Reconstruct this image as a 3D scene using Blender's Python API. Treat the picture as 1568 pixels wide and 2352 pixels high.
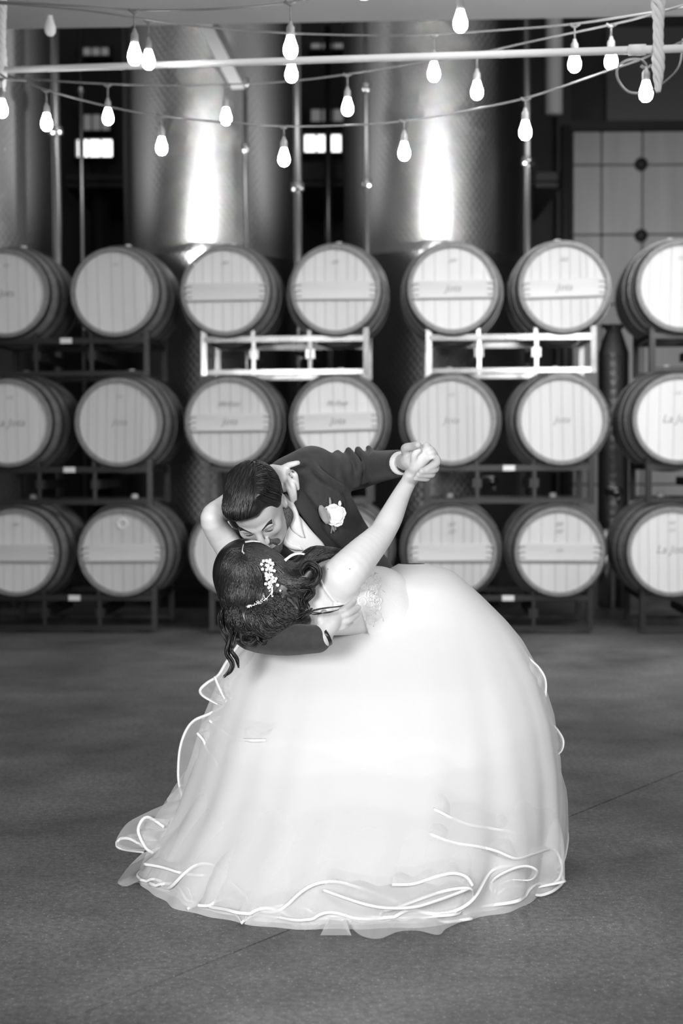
import bpy, bmesh, math, random
import numpy as np
from mathutils import Vector, Matrix
from mathutils.bvhtree import BVHTree

for o in list(bpy.data.objects):
    bpy.data.objects.remove(o, do_unlink=True)
sc = bpy.context.scene
COL = sc.collection
rnd = random.Random(7)

# ------------------------------------------------------------------ camera
F = 50 / 36 * 2352
CH = 1.16
pit = math.atan(116 / F)
rol = math.radians(0.25)
fwd = Vector((0, math.cos(pit), -math.sin(pit)))
up0 = Vector((0, math.sin(pit), math.cos(pit)))
rt0 = Vector((1, 0, 0))
RT = rt0 * math.cos(rol) - up0 * math.sin(rol)
UP = up0 * math.cos(rol) + rt0 * math.sin(rol)
CAM = Vector((0, 0, CH))
cd = bpy.data.cameras.new('camera')
cam = bpy.data.objects.new('camera', cd)
COL.objects.link(cam)
cam.matrix_world = Matrix(((RT.x, UP.x, -fwd.x, CAM.x), (RT.y, UP.y, -fwd.y, CAM.y),
                           (RT.z, UP.z, -fwd.z, CAM.z), (0, 0, 0, 1)))
cd.sensor_fit = 'VERTICAL'; cd.sensor_height = 36; cd.sensor_width = 24; cd.lens = 50
cd.clip_start = 0.05; cd.clip_end = 100
cd.dof.use_dof = True; cd.dof.focus_distance = 3.9; cd.dof.aperture_fstop = 2.6
sc.camera = cam

# ------------------------------------------------------------------ world, lights, exposure
w = bpy.data.worlds.new('world'); sc.world = w; w.use_nodes = True
w.node_tree.nodes['Background'].inputs[0].default_value = (0.5, 0.5, 0.5, 1)
w.node_tree.nodes['Background'].inputs[1].default_value = 0.4
sc.view_settings.view_transform = 'Standard'
sc.view_settings.look = 'None'
sc.view_settings.gamma = 1
sc.view_settings.use_curve_mapping = False
sc.view_settings.exposure = 0.0

def area(name, loc, tgt, sx, sy, power):
    l = bpy.data.lights.new(name, 'AREA'); l.shape = 'RECTANGLE'; l.size = sx; l.size_y = sy
    l.energy = power
    o = bpy.data.objects.new(name, l); COL.objects.link(o)
    o.location = loc
    o.rotation_euler = (Vector(tgt) - Vector(loc)).to_track_quat('-Z', 'Y').to_euler()
    return o
a_ = area('room_light_right', (2.2, -0.6, 2.3), (0.4, 4.4, 0.5), 1.5, 1.2, 59); a_.data.spread = math.radians(130)
a_ = area('fill_left', (-1.6, -1.0, 1.7), (0.0, 4.1, 0.55), 1.3, 1.1, 25); a_.data.spread = math.radians(60)  # added fill lamp, narrowed onto the couple to even out the gown
area('room_light_over', (0.6, 4.4, 3.5), (0.3, 4.8, 0.0), 2.4, 1.6, 9)
a_ = area('barrel_fill', (2.2, 5.6, 3.4), (1.5, 9.6, 1.7), 2.4, .8, 78); a_.data.spread = math.radians(115)  # added lamp, put in only to brighten the barrel fronts
area('hall_fill', (0.5, 9.4, 6.9), (1.0, 13.5, 2.0), 7.0, 1.0, 42)  # added overhead fill that lifts the dark tanks and hall wall

# ------------------------------------------------------------------ pixel helpers (pixel of the photograph + distance -> place)
def ray(px, py):
    return RT * ((px - 784) / F) + UP * ((1176 - py) / F) + fwd
def P(px, py, d):
    v = ray(px, py)
    return CAM + v * (d / v.y)
def PZ(px, py, z):
    v = ray(px, py)
    return CAM + v * ((z - CH) / v.z)
def pxm(d):
    return F / d

# ------------------------------------------------------------------ materials
def g(v): return (v, v, v, 1)
def mat(name, col, rough=0.5, metal=0.0, noise=None, bump=None, alpha=None, emit=None, aniso=0, sheen=0, sss=0, spec=None, coords='Object', stretch=None, trans=0):
    m = bpy.data.materials.new(name); m.use_nodes = True
    nt = m.node_tree; b = nt.nodes['Principled BSDF']
    b.inputs['Base Color'].default_value = g(col)
    b.inputs['Roughness'].default_value = rough
    b.inputs['Metallic'].default_value = metal
    if spec is not None: b.inputs['Specular IOR Level'].default_value = spec
    if aniso: b.inputs['Anisotropic'].default_value = aniso
    if sheen: b.inputs['Sheen Weight'].default_value = sheen
    if sss:
        b.inputs['Subsurface Weight'].default_value = sss
        b.inputs['Subsurface Radius'].default_value = (0.01, 0.01, 0.01)
        b.inputs['Subsurface Scale'].default_value = 0.6
    if alpha is not None: b.inputs['Alpha'].default_value = alpha
    if emit:
        b.inputs['Emission Color'].default_value = (1, 1, 1, 1)
        b.inputs['Emission Strength'].default_value = emit
    tc = nt.nodes.new('ShaderNodeTexCoord'); mp = nt.nodes.new('ShaderNodeMapping')
    nt.links.new(tc.outputs[coords], mp.inputs[0])
    if stretch: mp.inputs['Scale'].default_value = stretch
    if noise:                                   # (scale, low, high)
        n = nt.nodes.new('ShaderNodeTexNoise'); n.inputs['Scale'].default_value = noise[0]
        n.inputs['Detail'].default_value = 5
        nt.links.new(mp.outputs[0], n.inputs['Vector'])
        r = nt.nodes.new('ShaderNodeValToRGB')
        r.color_ramp.elements[0].position = 0.3; r.color_ramp.elements[1].position = 0.7
        r.color_ramp.elements[0].color = g(noise[1]); r.color_ramp.elements[1].color = g(noise[2])
        nt.links.new(n.outputs[0], r.inputs[0]); nt.links.new(r.outputs[0], b.inputs['Base Color'])
    if bump:                                    # (scale, strength)
        n = nt.nodes.new('ShaderNodeTexNoise'); n.inputs['Scale'].default_value = bump[0]
        nt.links.new(mp.outputs[0], n.inputs['Vector'])
        bp = nt.nodes.new('ShaderNodeBump'); bp.inputs['Strength'].default_value = bump[1]
        bp.inputs['Distance'].default_value = 0.01
        nt.links.new(n.outputs[0], bp.inputs['Height']); nt.links.new(bp.outputs[0], b.inputs['Normal'])
    return m

M = {}
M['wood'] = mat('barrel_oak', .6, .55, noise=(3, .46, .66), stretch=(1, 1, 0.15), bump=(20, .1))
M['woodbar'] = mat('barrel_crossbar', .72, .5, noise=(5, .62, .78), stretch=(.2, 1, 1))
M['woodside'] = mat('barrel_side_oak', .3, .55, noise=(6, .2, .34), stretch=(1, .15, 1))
M['hoop'] = mat('galvanised_hoop', .16, .42, .85, noise=(5, .10, .2))
M['bung'] = mat('bung', .75, .5)
M['ink'] = mat('stamp_ink', .34, .8)
M['rack'] = mat('rack_steel', .3, .2, 1.0, noise=(9, .26, .4))
M['rackdark'] = mat('rack_dark_metal', .035, .35, .4)  # darker metal, used on every rack but the middle upper ones
M['plate'] = mat('rack_plate', .85, .35)
M['dark'] = mat('dark_steel', .05, .5, .3)
M['steel'] = mat('polished_pipe_steel', .55, .25, 1.0)
M['white'] = mat('white_paint', .85, .4)
M['ceil'] = mat('ceiling_plaster', .8, .8, noise=(1.5, .78, .88))
M['wall'] = mat('dark_hall_wall', .08, .8, noise=(2, .06, .09))
M['doorpan'] = mat('door_panel', .8, .6, noise=(5, .72, .88), stretch=(1, 1, .12))
M['doorframe'] = mat('door_frame', .03, .5)
M['glow'] = mat('window_glow', .9, .4, emit=2.2)
M['glow2'] = mat('window_dim', .5, .4, emit=.12)
M['bulb'] = mat('bulb_glow', .9, .3, emit=48)
M['cable'] = mat('string_cable', .2, .4, spec=.6)
M['socket'] = mat('bulb_socket', .3, .4)
M['rope'] = mat('twisted_rope', .75, .5)
M['skin'] = mat('skin', .8, .45, sss=.12, noise=(14, .76, .83))
M['skin2'] = mat('groom_skin', .6, .45, sss=.1, noise=(14, .56, .65))
M['brow'] = mat('brow_hair', .02, .6)
M['beard'] = mat('beard_hair', .1, .8, noise=(260, .05, .2), bump=(400, .6))
M['nail'] = mat('nail', .85, .2)
M['lace'] = mat('lace_white', .95, .6, bump=(120, .08))
M['satin'] = mat('dress_lining', .86, .55)
M['ribbon'] = mat('horsehair_ribbon', .93, .35)
M['jacket'] = mat('jacket_wool', .03, .75, sheen=.12, noise=(60, .034, .048), bump=(500, .3))
M['lapel'] = mat('lapel_wool', .02, .7, sheen=.08, bump=(500, .2))
M['shirt'] = mat('white_shirt', .88, .6)
M['trouser'] = mat('trouser_wool', .03, .8)
M['shoe'] = mat('shoe_leather', .015, .25)
M['watch'] = mat('watch', .02, .25)
M['petal'] = mat('petal', .88, .5, sss=.1)
M['leaf'] = mat('boutonniere_leaf', .3, .5)
M['silver'] = mat('silver', .85, .18, 1.0)
M['pearl'] = mat('hairpiece_petal', .9, .3)
M['tank'] = None

def hairmat(name, c):
    m = bpy.data.materials.new(name); m.use_nodes = True
    b = m.node_tree.nodes['Principled BSDF']
    b.inputs['Base Color'].default_value = g(c); b.inputs['Roughness'].default_value = .38
    b.inputs['Specular IOR Level'].default_value = .6
    return m
M['hair'] = hairmat('dark_hair', .011)
M['hair_hi'] = hairmat('dark_hair_light_strands', .035)

def tulle(name, a):
    m = bpy.data.materials.new(name); m.use_nodes = True
    nt = m.node_tree; nt.nodes.clear()
    out = nt.nodes.new('ShaderNodeOutputMaterial'); mix = nt.nodes.new('ShaderNodeMixShader')
    tr = nt.nodes.new('ShaderNodeBsdfTransparent'); df = nt.nodes.new('ShaderNodeBsdfDiffuse')
    tl = nt.nodes.new('ShaderNodeBsdfTranslucent'); m2 = nt.nodes.new('ShaderNodeMixShader')
    df.inputs[0].default_value = g(.92); tl.inputs[0].default_value = g(.92)
    m2.inputs[0].default_value = .10
    nt.links.new(df.outputs[0], m2.inputs[1]); nt.links.new(tl.outputs[0], m2.inputs[2])
    # mesh cloth covers more of the view where it is seen edge-on, like real net
    lw = nt.nodes.new('ShaderNodeLayerWeight'); lw.inputs[0].default_value = .35
    mr = nt.nodes.new('ShaderNodeMapRange'); mr.inputs[3].default_value = a; mr.inputs[4].default_value = min(1, a + .45)
    nt.links.new(lw.outputs['Facing'], mr.inputs[0]); nt.links.new(mr.outputs[0], mix.inputs[0])
    nt.links.new(tr.outputs[0], mix.inputs[1]); nt.links.new(m2.outputs[0], mix.inputs[2])
    nt.links.new(mix.outputs[0], out.inputs[0])
    return m
M['tulle'] = tulle('tulle_net', .24)
M['tulle_dense'] = tulle('tulle_net_double', .5)

def tankmat():
    m = bpy.data.materials.new('dimpled_steel'); m.use_nodes = True
    nt = m.node_tree; b = nt.nodes['Principled BSDF']
    b.inputs['Base Color'].default_value = g(.42); b.inputs['Metallic'].default_value = 1
    b.inputs['Roughness'].default_value = .54
    tc = nt.nodes.new('ShaderNodeTexCoord')
    hs = []
    for ang in (.62, -.62):
        mp = nt.nodes.new('ShaderNodeMapping'); mp.inputs['Rotation'].default_value = (0, 0, ang)
        nt.links.new(tc.outputs['UV'], mp.inputs[0])
        wv = nt.nodes.new('ShaderNodeTexWave'); wv.inputs['Scale'].default_value = 7.5
        nt.links.new(mp.outputs[0], wv.inputs[0]); hs.append(wv)
    mu = nt.nodes.new('ShaderNodeMath'); mu.operation = 'MULTIPLY'
    nt.links.new(hs[0].outputs[1], mu.inputs[0]); nt.links.new(hs[1].outputs[1], mu.inputs[1])
    bp = nt.nodes.new('ShaderNodeBump'); bp.inputs['Strength'].default_value = .5; bp.inputs['Distance'].default_value = .004
    nt.links.new(mu.outputs[0], bp.inputs['Height']); nt.links.new(bp.outputs[0], b.inputs['Normal'])
    tg = nt.nodes.new('ShaderNodeTangent'); tg.direction_type = 'RADIAL'; tg.axis = 'Z'
    nt.links.new(tg.outputs[0], b.inputs['Tangent']); b.inputs['Anisotropic'].default_value = .85; b.inputs['Anisotropic Rotation'].default_value = TROT
    return m
TROT = 0.25
M['tank'] = tankmat()

def floormat():
    m = bpy.data.materials.new('concrete'); m.use_nodes = True
    nt = m.node_tree; b = nt.nodes['Principled BSDF']
    b.inputs['Specular IOR Level'].default_value = .35
    tc = nt.nodes.new('ShaderNodeTexCoord')
    def noise(s, d, rough=.6, sc_=None):
        n = nt.nodes.new('ShaderNodeTexNoise'); n.inputs['Scale'].default_value = s
        n.inputs['Detail'].default_value = d; n.inputs['Roughness'].default_value = rough
        nt.links.new(tc.outputs['Object'], n.inputs['Vector']); return n
    def ramp(n, p0, c0, p1, c1):
        r = nt.nodes.new('ShaderNodeValToRGB')
        r.color_ramp.elements[0].position = p0; r.color_ramp.elements[1].position = p1
        r.color_ramp.elements[0].color = g(c0); r.color_ramp.elements[1].color = g(c1)
        nt.links.new(n.outputs[0], r.inputs[0]); return r
    a = ramp(noise(1.6, 8), .3, .10, .72, .27)
    f = ramp(noise(55, 4), .35, .65, .7, 1.2)
    s = ramp(noise(150, 2), .62, 1.0, .70, 3.0)
    m1 = nt.nodes.new('ShaderNodeMixRGB'); m1.blend_type = 'MULTIPLY'; m1.inputs[0].default_value = 1
    m2 = nt.nodes.new('ShaderNodeMixRGB'); m2.blend_type = 'MULTIPLY'; m2.inputs[0].default_value = 1
    nt.links.new(a.outputs[0], m1.inputs[1]); nt.links.new(f.outputs[0], m1.inputs[2])
    nt.links.new(m1.outputs[0], m2.inputs[1]); nt.links.new(s.outputs[0], m2.inputs[2])
    nt.links.new(m2.outputs[0], b.inputs['Base Color'])
    r2 = ramp(noise(4, 6), .3, .42, .7, .62); nt.links.new(r2.outputs[0], b.inputs['Roughness'])
    bp = nt.nodes.new('ShaderNodeBump'); bp.inputs['Strength'].default_value = .25; bp.inputs['Distance'].default_value = .003
    nt.links.new(noise(120, 6).outputs[0], bp.inputs['Height']); nt.links.new(bp.outputs[0], b.inputs['Normal'])
    return m
M['floor'] = floormat()

# ------------------------------------------------------------------ object helpers
def empty(name, loc, label=None, cat=None, group=None):
    o = bpy.data.objects.new(name, None); COL.objects.link(o); o.location = loc; o.empty_display_size = .1
    if label: o['label'] = label
    if cat: o['category'] = cat
    if group: o['group'] = group
    return o
def tag(o, label=None, cat=None, group=None, kind=None):
    if label: o['label'] = label
    if cat: o['category'] = cat
    if group: o['group'] = group
    if kind: o['kind'] = kind
    return o
def put(name, me, parent=None):
    """link mesh whose vertices are in world space; keep them there under the parent"""
    o = bpy.data.objects.new(name, me); COL.objects.link(o)
    if parent is not None:
        o.parent = parent
        base = WORLD.get(parent.name, parent.matrix_basis.copy())
        o.matrix_parent_inverse = base.inverted()
    WORLD[o.name] = Matrix.Identity(4)
    return o
WORLD = {}
def mesh(name, verts, faces, m, smooth=True):
    me = bpy.data.meshes.new(name)
    me.from_pydata([tuple(v) for v in verts], [], [tuple(int(i) for i in f) for f in faces])
    if m is not None: me.materials.append(m)
    if smooth: me.polygons.foreach_set('use_smooth', [True] * len(me.polygons))
    me.update(); return me
def bm_mesh(name, bm, m, smooth=False):
    bmesh.ops.recalc_face_normals(bm, faces=bm.faces)
    me = bpy.data.meshes.new(name); bm.to_mesh(me); bm.free()
    if m is not None: me.materials.append(m)
    if smooth: me.polygons.foreach_set('use_smooth', [True] * len(me.polygons))
    return me
def box(bm, lo, hi, bevel=0):
    c = [(a + b) / 2 for a, b in zip(lo, hi)]; s = [b - a for a, b in zip(lo, hi)]
    r = bmesh.ops.create_cube(bm, size=1, matrix=Matrix.Translation(c) @ Matrix.Diagonal((*s, 1)))
    if bevel:
        es = {e for v in r['verts'] for e in v.link_edges}
        bmesh.ops.bevel(bm, geom=list(es), offset=bevel, segments=1, affect='EDGES')
def tube(bm, pts, rad, sides=8, cap=True, square=False, flat=1.0):
    """sweep a ring along pts; rad a number or a list"""
    pts = [Vector(p) for p in pts]; n = len(pts)
    rads = rad if isinstance(rad, (list, tuple)) else [rad] * n
    rings = []; nrm = None
    for i, p in enumerate(pts):
        t = (pts[min(i + 1, n - 1)] - pts[max(i - 1, 0)])
        if t.length < 1e-9: t = Vector((0, 0, 1))
        t.normalize()
        if nrm is None:
            a = Vector((0, 0, 1)) if abs(t.z) < .9 else Vector((1, 0, 0))
            nrm = (a - t * a.dot(t)).normalized()
        else:
            q = nrm - t * nrm.dot(t)
            nrm = q.normalized() if q.length > 1e-6 else nrm
        bi = t.cross(nrm)
        ring = []
        for k in range(sides):
            an = 2 * math.pi * (k + (.5 if square else 0)) / sides
            rr = rads[i] * (1.414 if square else 1)
            ring.append(bm.verts.new(p + nrm * math.cos(an) * rr + bi * math.sin(an) * rr * flat))
        rings.append(ring)
    for a, b in zip(rings[:-1], rings[1:]):
        for k in range(sides):
            bm.faces.new((a[k], a[(k + 1) % sides], b[(k + 1) % sides], b[k]))
    if cap:
        bm.faces.new(rings[0][::-1]); bm.faces.new(rings[-1])
def lathe(prof, seg=32, axis='z'):
    vs = []; fs = []
    for r, z in prof:
        for k in range(seg):
            a = 2 * math.pi * k / seg
            if axis == 'z': vs.append((r * math.cos(a), r * math.sin(a), z))
            else: vs.append((r * math.cos(a), z, r * math.sin(a)))
    for i in range(len(prof) - 1):
        for k in range(seg):
            a = i * seg + k; b = i * seg + (k + 1) % seg
            fs.append((a, b, b + seg, a + seg))
    return vs, fs
def smooth_path(pts, n):
    """Catmull-Rom through pts (any dimension)"""
    pts = [np.array(p, float) for p in pts]
    q = [2 * pts[0] - pts[1]] + pts + [2 * pts[-1] - pts[-2]]
    out = []
    m = len(pts) - 1
    for j in range(n):
        u = j / (n - 1) * m; i = min(int(u), m - 1); t = u - i
        a, b, c, d = q[i], q[i + 1], q[i + 2], q[i + 3]
        out.append(.5 * ((2 * b) + (-a + c) * t + (2 * a - 5 * b + 4 * c - d) * t * t + (-a + 3 * b - 3 * c + d) * t ** 3))
    return out
def ppath(pts, n):
    return [P(*p) for p in smooth_path(pts, n)]

# ------------------------------------------------------------------ implicit surface modelling (one continuous skin)
class Field:
    def __init__(s, lo, hi, h):
        s.h = h; s.lo = np.array(lo, float)
        s.n = np.ceil((np.array(hi, float) - s.lo) / h).astype(int) + 1
        s.F = np.full(tuple(s.n), .2, np.float32)
    def blk(s, lo, hi):
        a = np.clip(np.floor((np.array(lo) - s.lo) / s.h).astype(int), 0, s.n - 1)
        b = np.clip(np.ceil((np.array(hi) - s.lo) / s.h).astype(int) + 1, 1, s.n)
        sl = tuple(slice(int(x), int(max(y, x + 1))) for x, y in zip(a, b))
        ax = [(s.lo[i] + s.h * np.arange(sl[i].start, sl[i].stop)).astype(np.float32) for i in range(3)]
        X, Y, Z = np.meshgrid(*ax, indexing='ij')
        return sl, X, Y, Z
    def join(s, sl, d, k):
        f = s.F[sl]
        if k > 0:
            h = np.maximum(k - np.abs(f - d), 0) / k
            s.F[sl] = np.minimum(f, d) - h * h * k * .25
        else: s.F[sl] = np.minimum(f, d)
    def carve(s, sl, d, k):
        f = s.F[sl]; e = -d
        h = np.maximum(k - np.abs(f - e), 0) / k
        s.F[sl] = np.maximum(f, e) + h * h * k * .25
    def cone(s, p, q, r1, r2, k=.01):
        p = np.array(p, float); q = np.array(q, float)
        m = max(r1, r2) + k + 4 * s.h
        sl, X, Y, Z = s.blk(np.minimum(p, q) - m, np.maximum(p, q) + m)
        v = q - p; L = max(v @ v, 1e-12)
        t = np.clip(((X - p[0]) * v[0] + (Y - p[1]) * v[1] + (Z - p[2]) * v[2]) / L, 0, 1)
        d = np.sqrt((X - p[0] - t * v[0]) ** 2 + (Y - p[1] - t * v[1]) ** 2 + (Z - p[2] - t * v[2]) ** 2) - (r1 + (r2 - r1) * t)
        s.join(sl, d, k)
    def chain(s, pts, k=.01):
        # one limb: the links meet exactly, then the whole limb is blended in once
        if len(pts) > 2:
            q = smooth_path([tuple(p) + (r,) for p, r in pts], (len(pts) - 1) * 4 + 1); pts = [(x[:3], x[3]) for x in q]
        A = np.array([tuple(p) for p, _ in pts]); rm = max(r for _, r in pts) + k + 4 * s.h
        sl, X, Y, Z = s.blk(A.min(0) - rm, A.max(0) + rm); D = np.full(X.shape, .2, np.float32)
        for (a, ra), (b, rb) in zip(pts[:-1], pts[1:]):
            a = np.array(a, float); b = np.array(b, float); v = b - a; L_ = max(v @ v, 1e-12)
            t = np.clip(((X - a[0]) * v[0] + (Y - a[1]) * v[1] + (Z - a[2]) * v[2]) / L_, 0, 1)
            D = np.minimum(D, np.sqrt((X - a[0] - t * v[0]) ** 2 + (Y - a[1] - t * v[1]) ** 2 + (Z - a[2] - t * v[2]) ** 2) - (ra + (rb - ra) * t))
        s.join(sl, D, k)
    def ell(s, c, ax, r, k=.01, carve=False):
        c = np.array(c, float); ax = [np.array(a, float) for a in ax]
        m = max(r) + k + 4 * s.h
        sl, X, Y, Z = s.blk(c - m, c + m)
        u = [((X - c[0]) * a[0] + (Y - c[1]) * a[1] + (Z - c[2]) * a[2]) for a in ax]
        k0 = np.sqrt(sum((u[i] / r[i]) ** 2 for i in range(3))) + 1e-6
        k1 = np.sqrt(sum((u[i] / r[i] ** 2) ** 2 for i in range(3))) + 1e-6
        d = k0 * (k0 - 1) / k1
        (s.carve if carve else s.join)(sl, d, k)
    def cut(s, n, p):
        n = np.array(n, float); n /= np.linalg.norm(n)
        sl, X, Y, Z = s.blk(s.lo, s.lo + s.h * s.n)
        s.F = np.maximum(s.F, ((X - p[0]) * n[0] + (Y - p[1]) * n[1] + (Z - p[2]) * n[2]).astype(np.float32))
    def polygonise(s):
        Fd = s.F; n = Fd.shape
        ins = Fd < 0
        c = [ins[i:n[0] - 1 + i, j:n[1] - 1 + j, k:n[2] - 1 + k] for i in (0, 1) for j in (0, 1) for k in (0, 1)]
        cnt = sum(x.astype(np.int8) for x in c)
        act = (cnt > 0) & (cnt < 8)
        idx = np.full(act.shape, -1, np.int64)
        cells = np.argwhere(act); idx[act] = np.arange(len(cells))
        acc = np.zeros((len(cells), 3)); num = np.zeros(len(cells))
        I, J, K = cells.T
        for ax in range(3):
            others = [a for a in range(3) if a != ax]
            for u in (0, 1):
                for v in (0, 1):
                    o = [0, 0, 0]; o[others[0]] = u; o[others[1]] = v
                    o2 = list(o); o2[ax] = 1
                    a = Fd[I + o[0], J + o[1], K + o[2]]; b = Fd[I + o2[0], J + o2[1], K + o2[2]]
                    m = (a < 0) != (b < 0)
                    t = np.where(m, a / np.where(m, a - b, 1), 0)
                    pt = np.tile(np.array(o, float), (len(cells), 1)); pt[:, ax] = t
                    acc[m] += pt[m]; num[m] += 1
        V = (cells + acc / num[:, None]) * s.h + s.lo
        faces = []
        for ax in range(3):
            a = [slice(None)] * 3; b = [slice(None)] * 3
            a[ax] = slice(0, n[ax] - 1); b[ax] = slice(1, n[ax])
            cr = ins[tuple(a)] != ins[tuple(b)]
            e = np.argwhere(cr)
            o1, o2 = [x for x in range(3) if x != ax]
            ok = (e[:, o1] > 0) & (e[:, o2] > 0) & (e[:, o1] < n[o1] - 1) & (e[:, o2] < n[o2] - 1)
            e = e[ok]
            def at(d1, d2):
                q = e.copy(); q[:, o1] -= d1; q[:, o2] -= d2
                return idx[q[:, 0], q[:, 1], q[:, 2]]
            q = np.stack([at(1, 1), at(0, 1), at(0, 0), at(1, 0)], 1)
            flip = ins[e[:, 0], e[:, 1], e[:, 2]]
            if ax == 1: flip = ~flip
            q[~flip] = q[~flip][:, ::-1]
            faces.append(q)
        return V, np.concatenate(faces)
    def mesh(s, name, m, relax=2):
        V, Q = s.polygonise()
        for _ in range(relax):                  # light relaxation
            acc = np.zeros_like(V); cn = np.zeros(len(V))
            for a, b in ((0, 1), (1, 2), (2, 3), (3, 0)):
                np.add.at(acc, Q[:, a], V[Q[:, b]]); np.add.at(cn, Q[:, a], 1)
                np.add.at(acc, Q[:, b], V[Q[:, a]]); np.add.at(cn, Q[:, b], 1)
            V = V * .5 + .5 * acc / np.maximum(cn, 1)[:, None]
        me = bpy.data.meshes.new(name)
        me.vertices.add(len(V)); me.vertices.foreach_set('co', V.astype(np.float32).ravel())
        me.loops.add(Q.size); me.loops.foreach_set('vertex_index', Q.astype(np.int32).ravel())
        me.polygons.add(len(Q)); me.polygons.foreach_set('loop_start', (np.arange(len(Q)) * 4).astype(np.int32))
        me.update(calc_edges=True); me.validate()
        me.polygons.foreach_set('use_smooth', np.ones(len(me.polygons), bool))
        me.materials.append(m)
        return me
def bvh_of(me):
    return BVHTree.FromPolygons([v.co.copy() for v in me.vertices], [tuple(p.vertices) for p in me.polygons])
def hit(bvhs, px, py, off=0.0, fallback=4.0):
    d = ray(px, py).normalized(); best = None
    for b in bvhs:
        r = b.ray_cast(CAM, d)
        if r[0] is not None and (best is None or r[3] < best[1]): best = (r[0], r[3])
    if best is None: return P(px, py, fallback), False
    return best[0] - d * off, True
def drape(name, A, B, nu, nv, bvhs, off, m, thick=.003, parent=None, fallback=4.0, puff=0.0, smooth_it=2):
    """cloth strip between two outline curves laid on a body"""
    a = smooth_path(A, nu); b = smooth_path(B, nu)
    grid = [[None] * nv for _ in range(nu)]; ok = [[False] * nv for _ in range(nu)]
    for i in range(nu):
        for j in range(nv):
            t = j / (nv - 1)
            x, y = a[i][:2] * (1 - t) + b[i][:2] * t
            p, h = hit(bvhs, x, y, off + puff * math.sin(math.pi * t), fallback)
            grid[i][j] = (p - CAM); ok[i][j] = h
    D = np.array([[v.length for v in r] for r in grid]); K = np.array(ok)
    if K.any():
        D[~K] = np.median(D[K])
        for _ in range(smooth_it):
            E = np.pad(D, 1, mode='edge')
            S = (E[:-2, 1:-1] + E[2:, 1:-1] + E[1:-1, :-2] + E[1:-1, 2:]) / 4
            D = np.minimum(D, S) if _ == 0 else D * .6 + S * .4
    vs = []
    for i in range(nu):
        for j in range(nv):
            vs.append(CAM + grid[i][j].normalized() * D[i][j])
    fs = [(i * nv + j, i * nv + j + 1, (i + 1) * nv + j + 1, (i + 1) * nv + j) for i in range(nu - 1) for j in range(nv - 1)]
    me = mesh(name, vs, fs, m)
    o = put(name, me, parent)
    if thick:
        md = o.modifiers.new('thickness', 'SOLIDIFY'); md.thickness = thick; md.offset = 0
    return o

# ================================================================== SETTING
# floor: slabs of concrete with recessed saw joints along the line seen in the photograph
A0 = PZ(130, 2352, 0); B0 = PZ(1568, 1770, 0)
jd = (B0 - A0).normalized(); jn = Vector((-jd.y, jd.x, 0))
fl = mesh('floor', [(-14, -6, -.02), (14, -6, -.02), (14, 24, -.02), (-14, 24, -.02)], [(0, 1, 2, 3)], M['doorframe'], False)
floor = tag(put('floor', fl), kind='structure')
def slab(n0, n1, t0, t1):
    gp = .0035
    bm = bmesh.new()
    q = [A0 + jn * (n0 + gp) + jd * (t0 + gp), A0 + jn * (n1 - gp) + jd * (t0 + gp),
         A0 + jn * (n1 - gp) + jd * (t1 - gp), A0 + jn * (n0 + gp) + jd * (t1 - gp)]
    top = [bm.verts.new((p.x, p.y, 0)) for p in q]; bot = [bm.verts.new((p.x, p.y, -.03)) for p in q]
    bm.faces.new(top); bm.faces.new(bot[::-1])
    for k in range(4): bm.faces.new((top[k], bot[k], bot[(k + 1) % 4], top[(k + 1) % 4]))
    bmesh.ops.recalc_face_normals(bm, faces=bm.faces)
    me = bm_mesh('slab', bm, M['floor']); put('slab', me, floor)
ns = [-7.4, -3.7, 0, 3.7, 7.4, 11.1, 15]; ts = [-8, -1.6, 8.5, 13, 18]
for i in range(len(ns) - 1):
    for j in range(len(ts) - 1): slab(ns[i], ns[i + 1], ts[j], ts[j + 1])

# front-room ceiling that ends above the barrel stacks; tall hall beyond
bm = bmesh.new()
e0 = P(-900, 62, 8.3); e1 = P(2500, 42, 7.7); zc = (P(784, 51, 8.0)).z
v = [(-9, -5), (9, -5), (e1.x + 3, e1.y), (e0.x - 3, e0.y)]
tp = [bm.verts.new((x, y, zc + .3)) for x, y in v]; bt = [bm.verts.new((x, y, zc)) for x, y in v]
bm.faces.new(tp); bm.faces.new(bt[::-1])
for k in range(4): bm.faces.new((tp[k], bt[k], bt[(k + 1) % 4], tp[(k + 1) % 4]))
ceiling = tag(put('ceiling', bm_mesh('ceiling', bm, M['ceil'])), kind='structure')
bm = bmesh.new(); tube(bm, [P(-200, 62, 8.2), P(300, 54, 8.1)], .02, 8)
tag(put('trim_1', bm_mesh('trim_1', bm, M['white'])), kind='structure')
bm = bmesh.new(); box(bm, (-10, 15.5, 0), (10, 15.8, 8))
tag(put('wall_back', bm_mesh('wall_back', bm, M['wall'])), kind='structure')
bm = bmesh.new(); box(bm, (-10, 8, 7.8), (10, 15.8, 8.1))
tag(put('trim_2', bm_mesh('trim_2', bm, M['wall'])), kind='structure')
bm = bmesh.new(); box(bm, (-7.3, 8, 0), (-7, 15.8, 8))
tag(put('wall_left', bm_mesh('wall_left', bm, M['wall'])), kind='structure')
bm = bmesh.new(); box(bm, (7, 8, 0), (7.3, 15.8, 8))
tag(put('wall_right', bm_mesh('wall_right', bm, M['wall'])), kind='structure')

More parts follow.
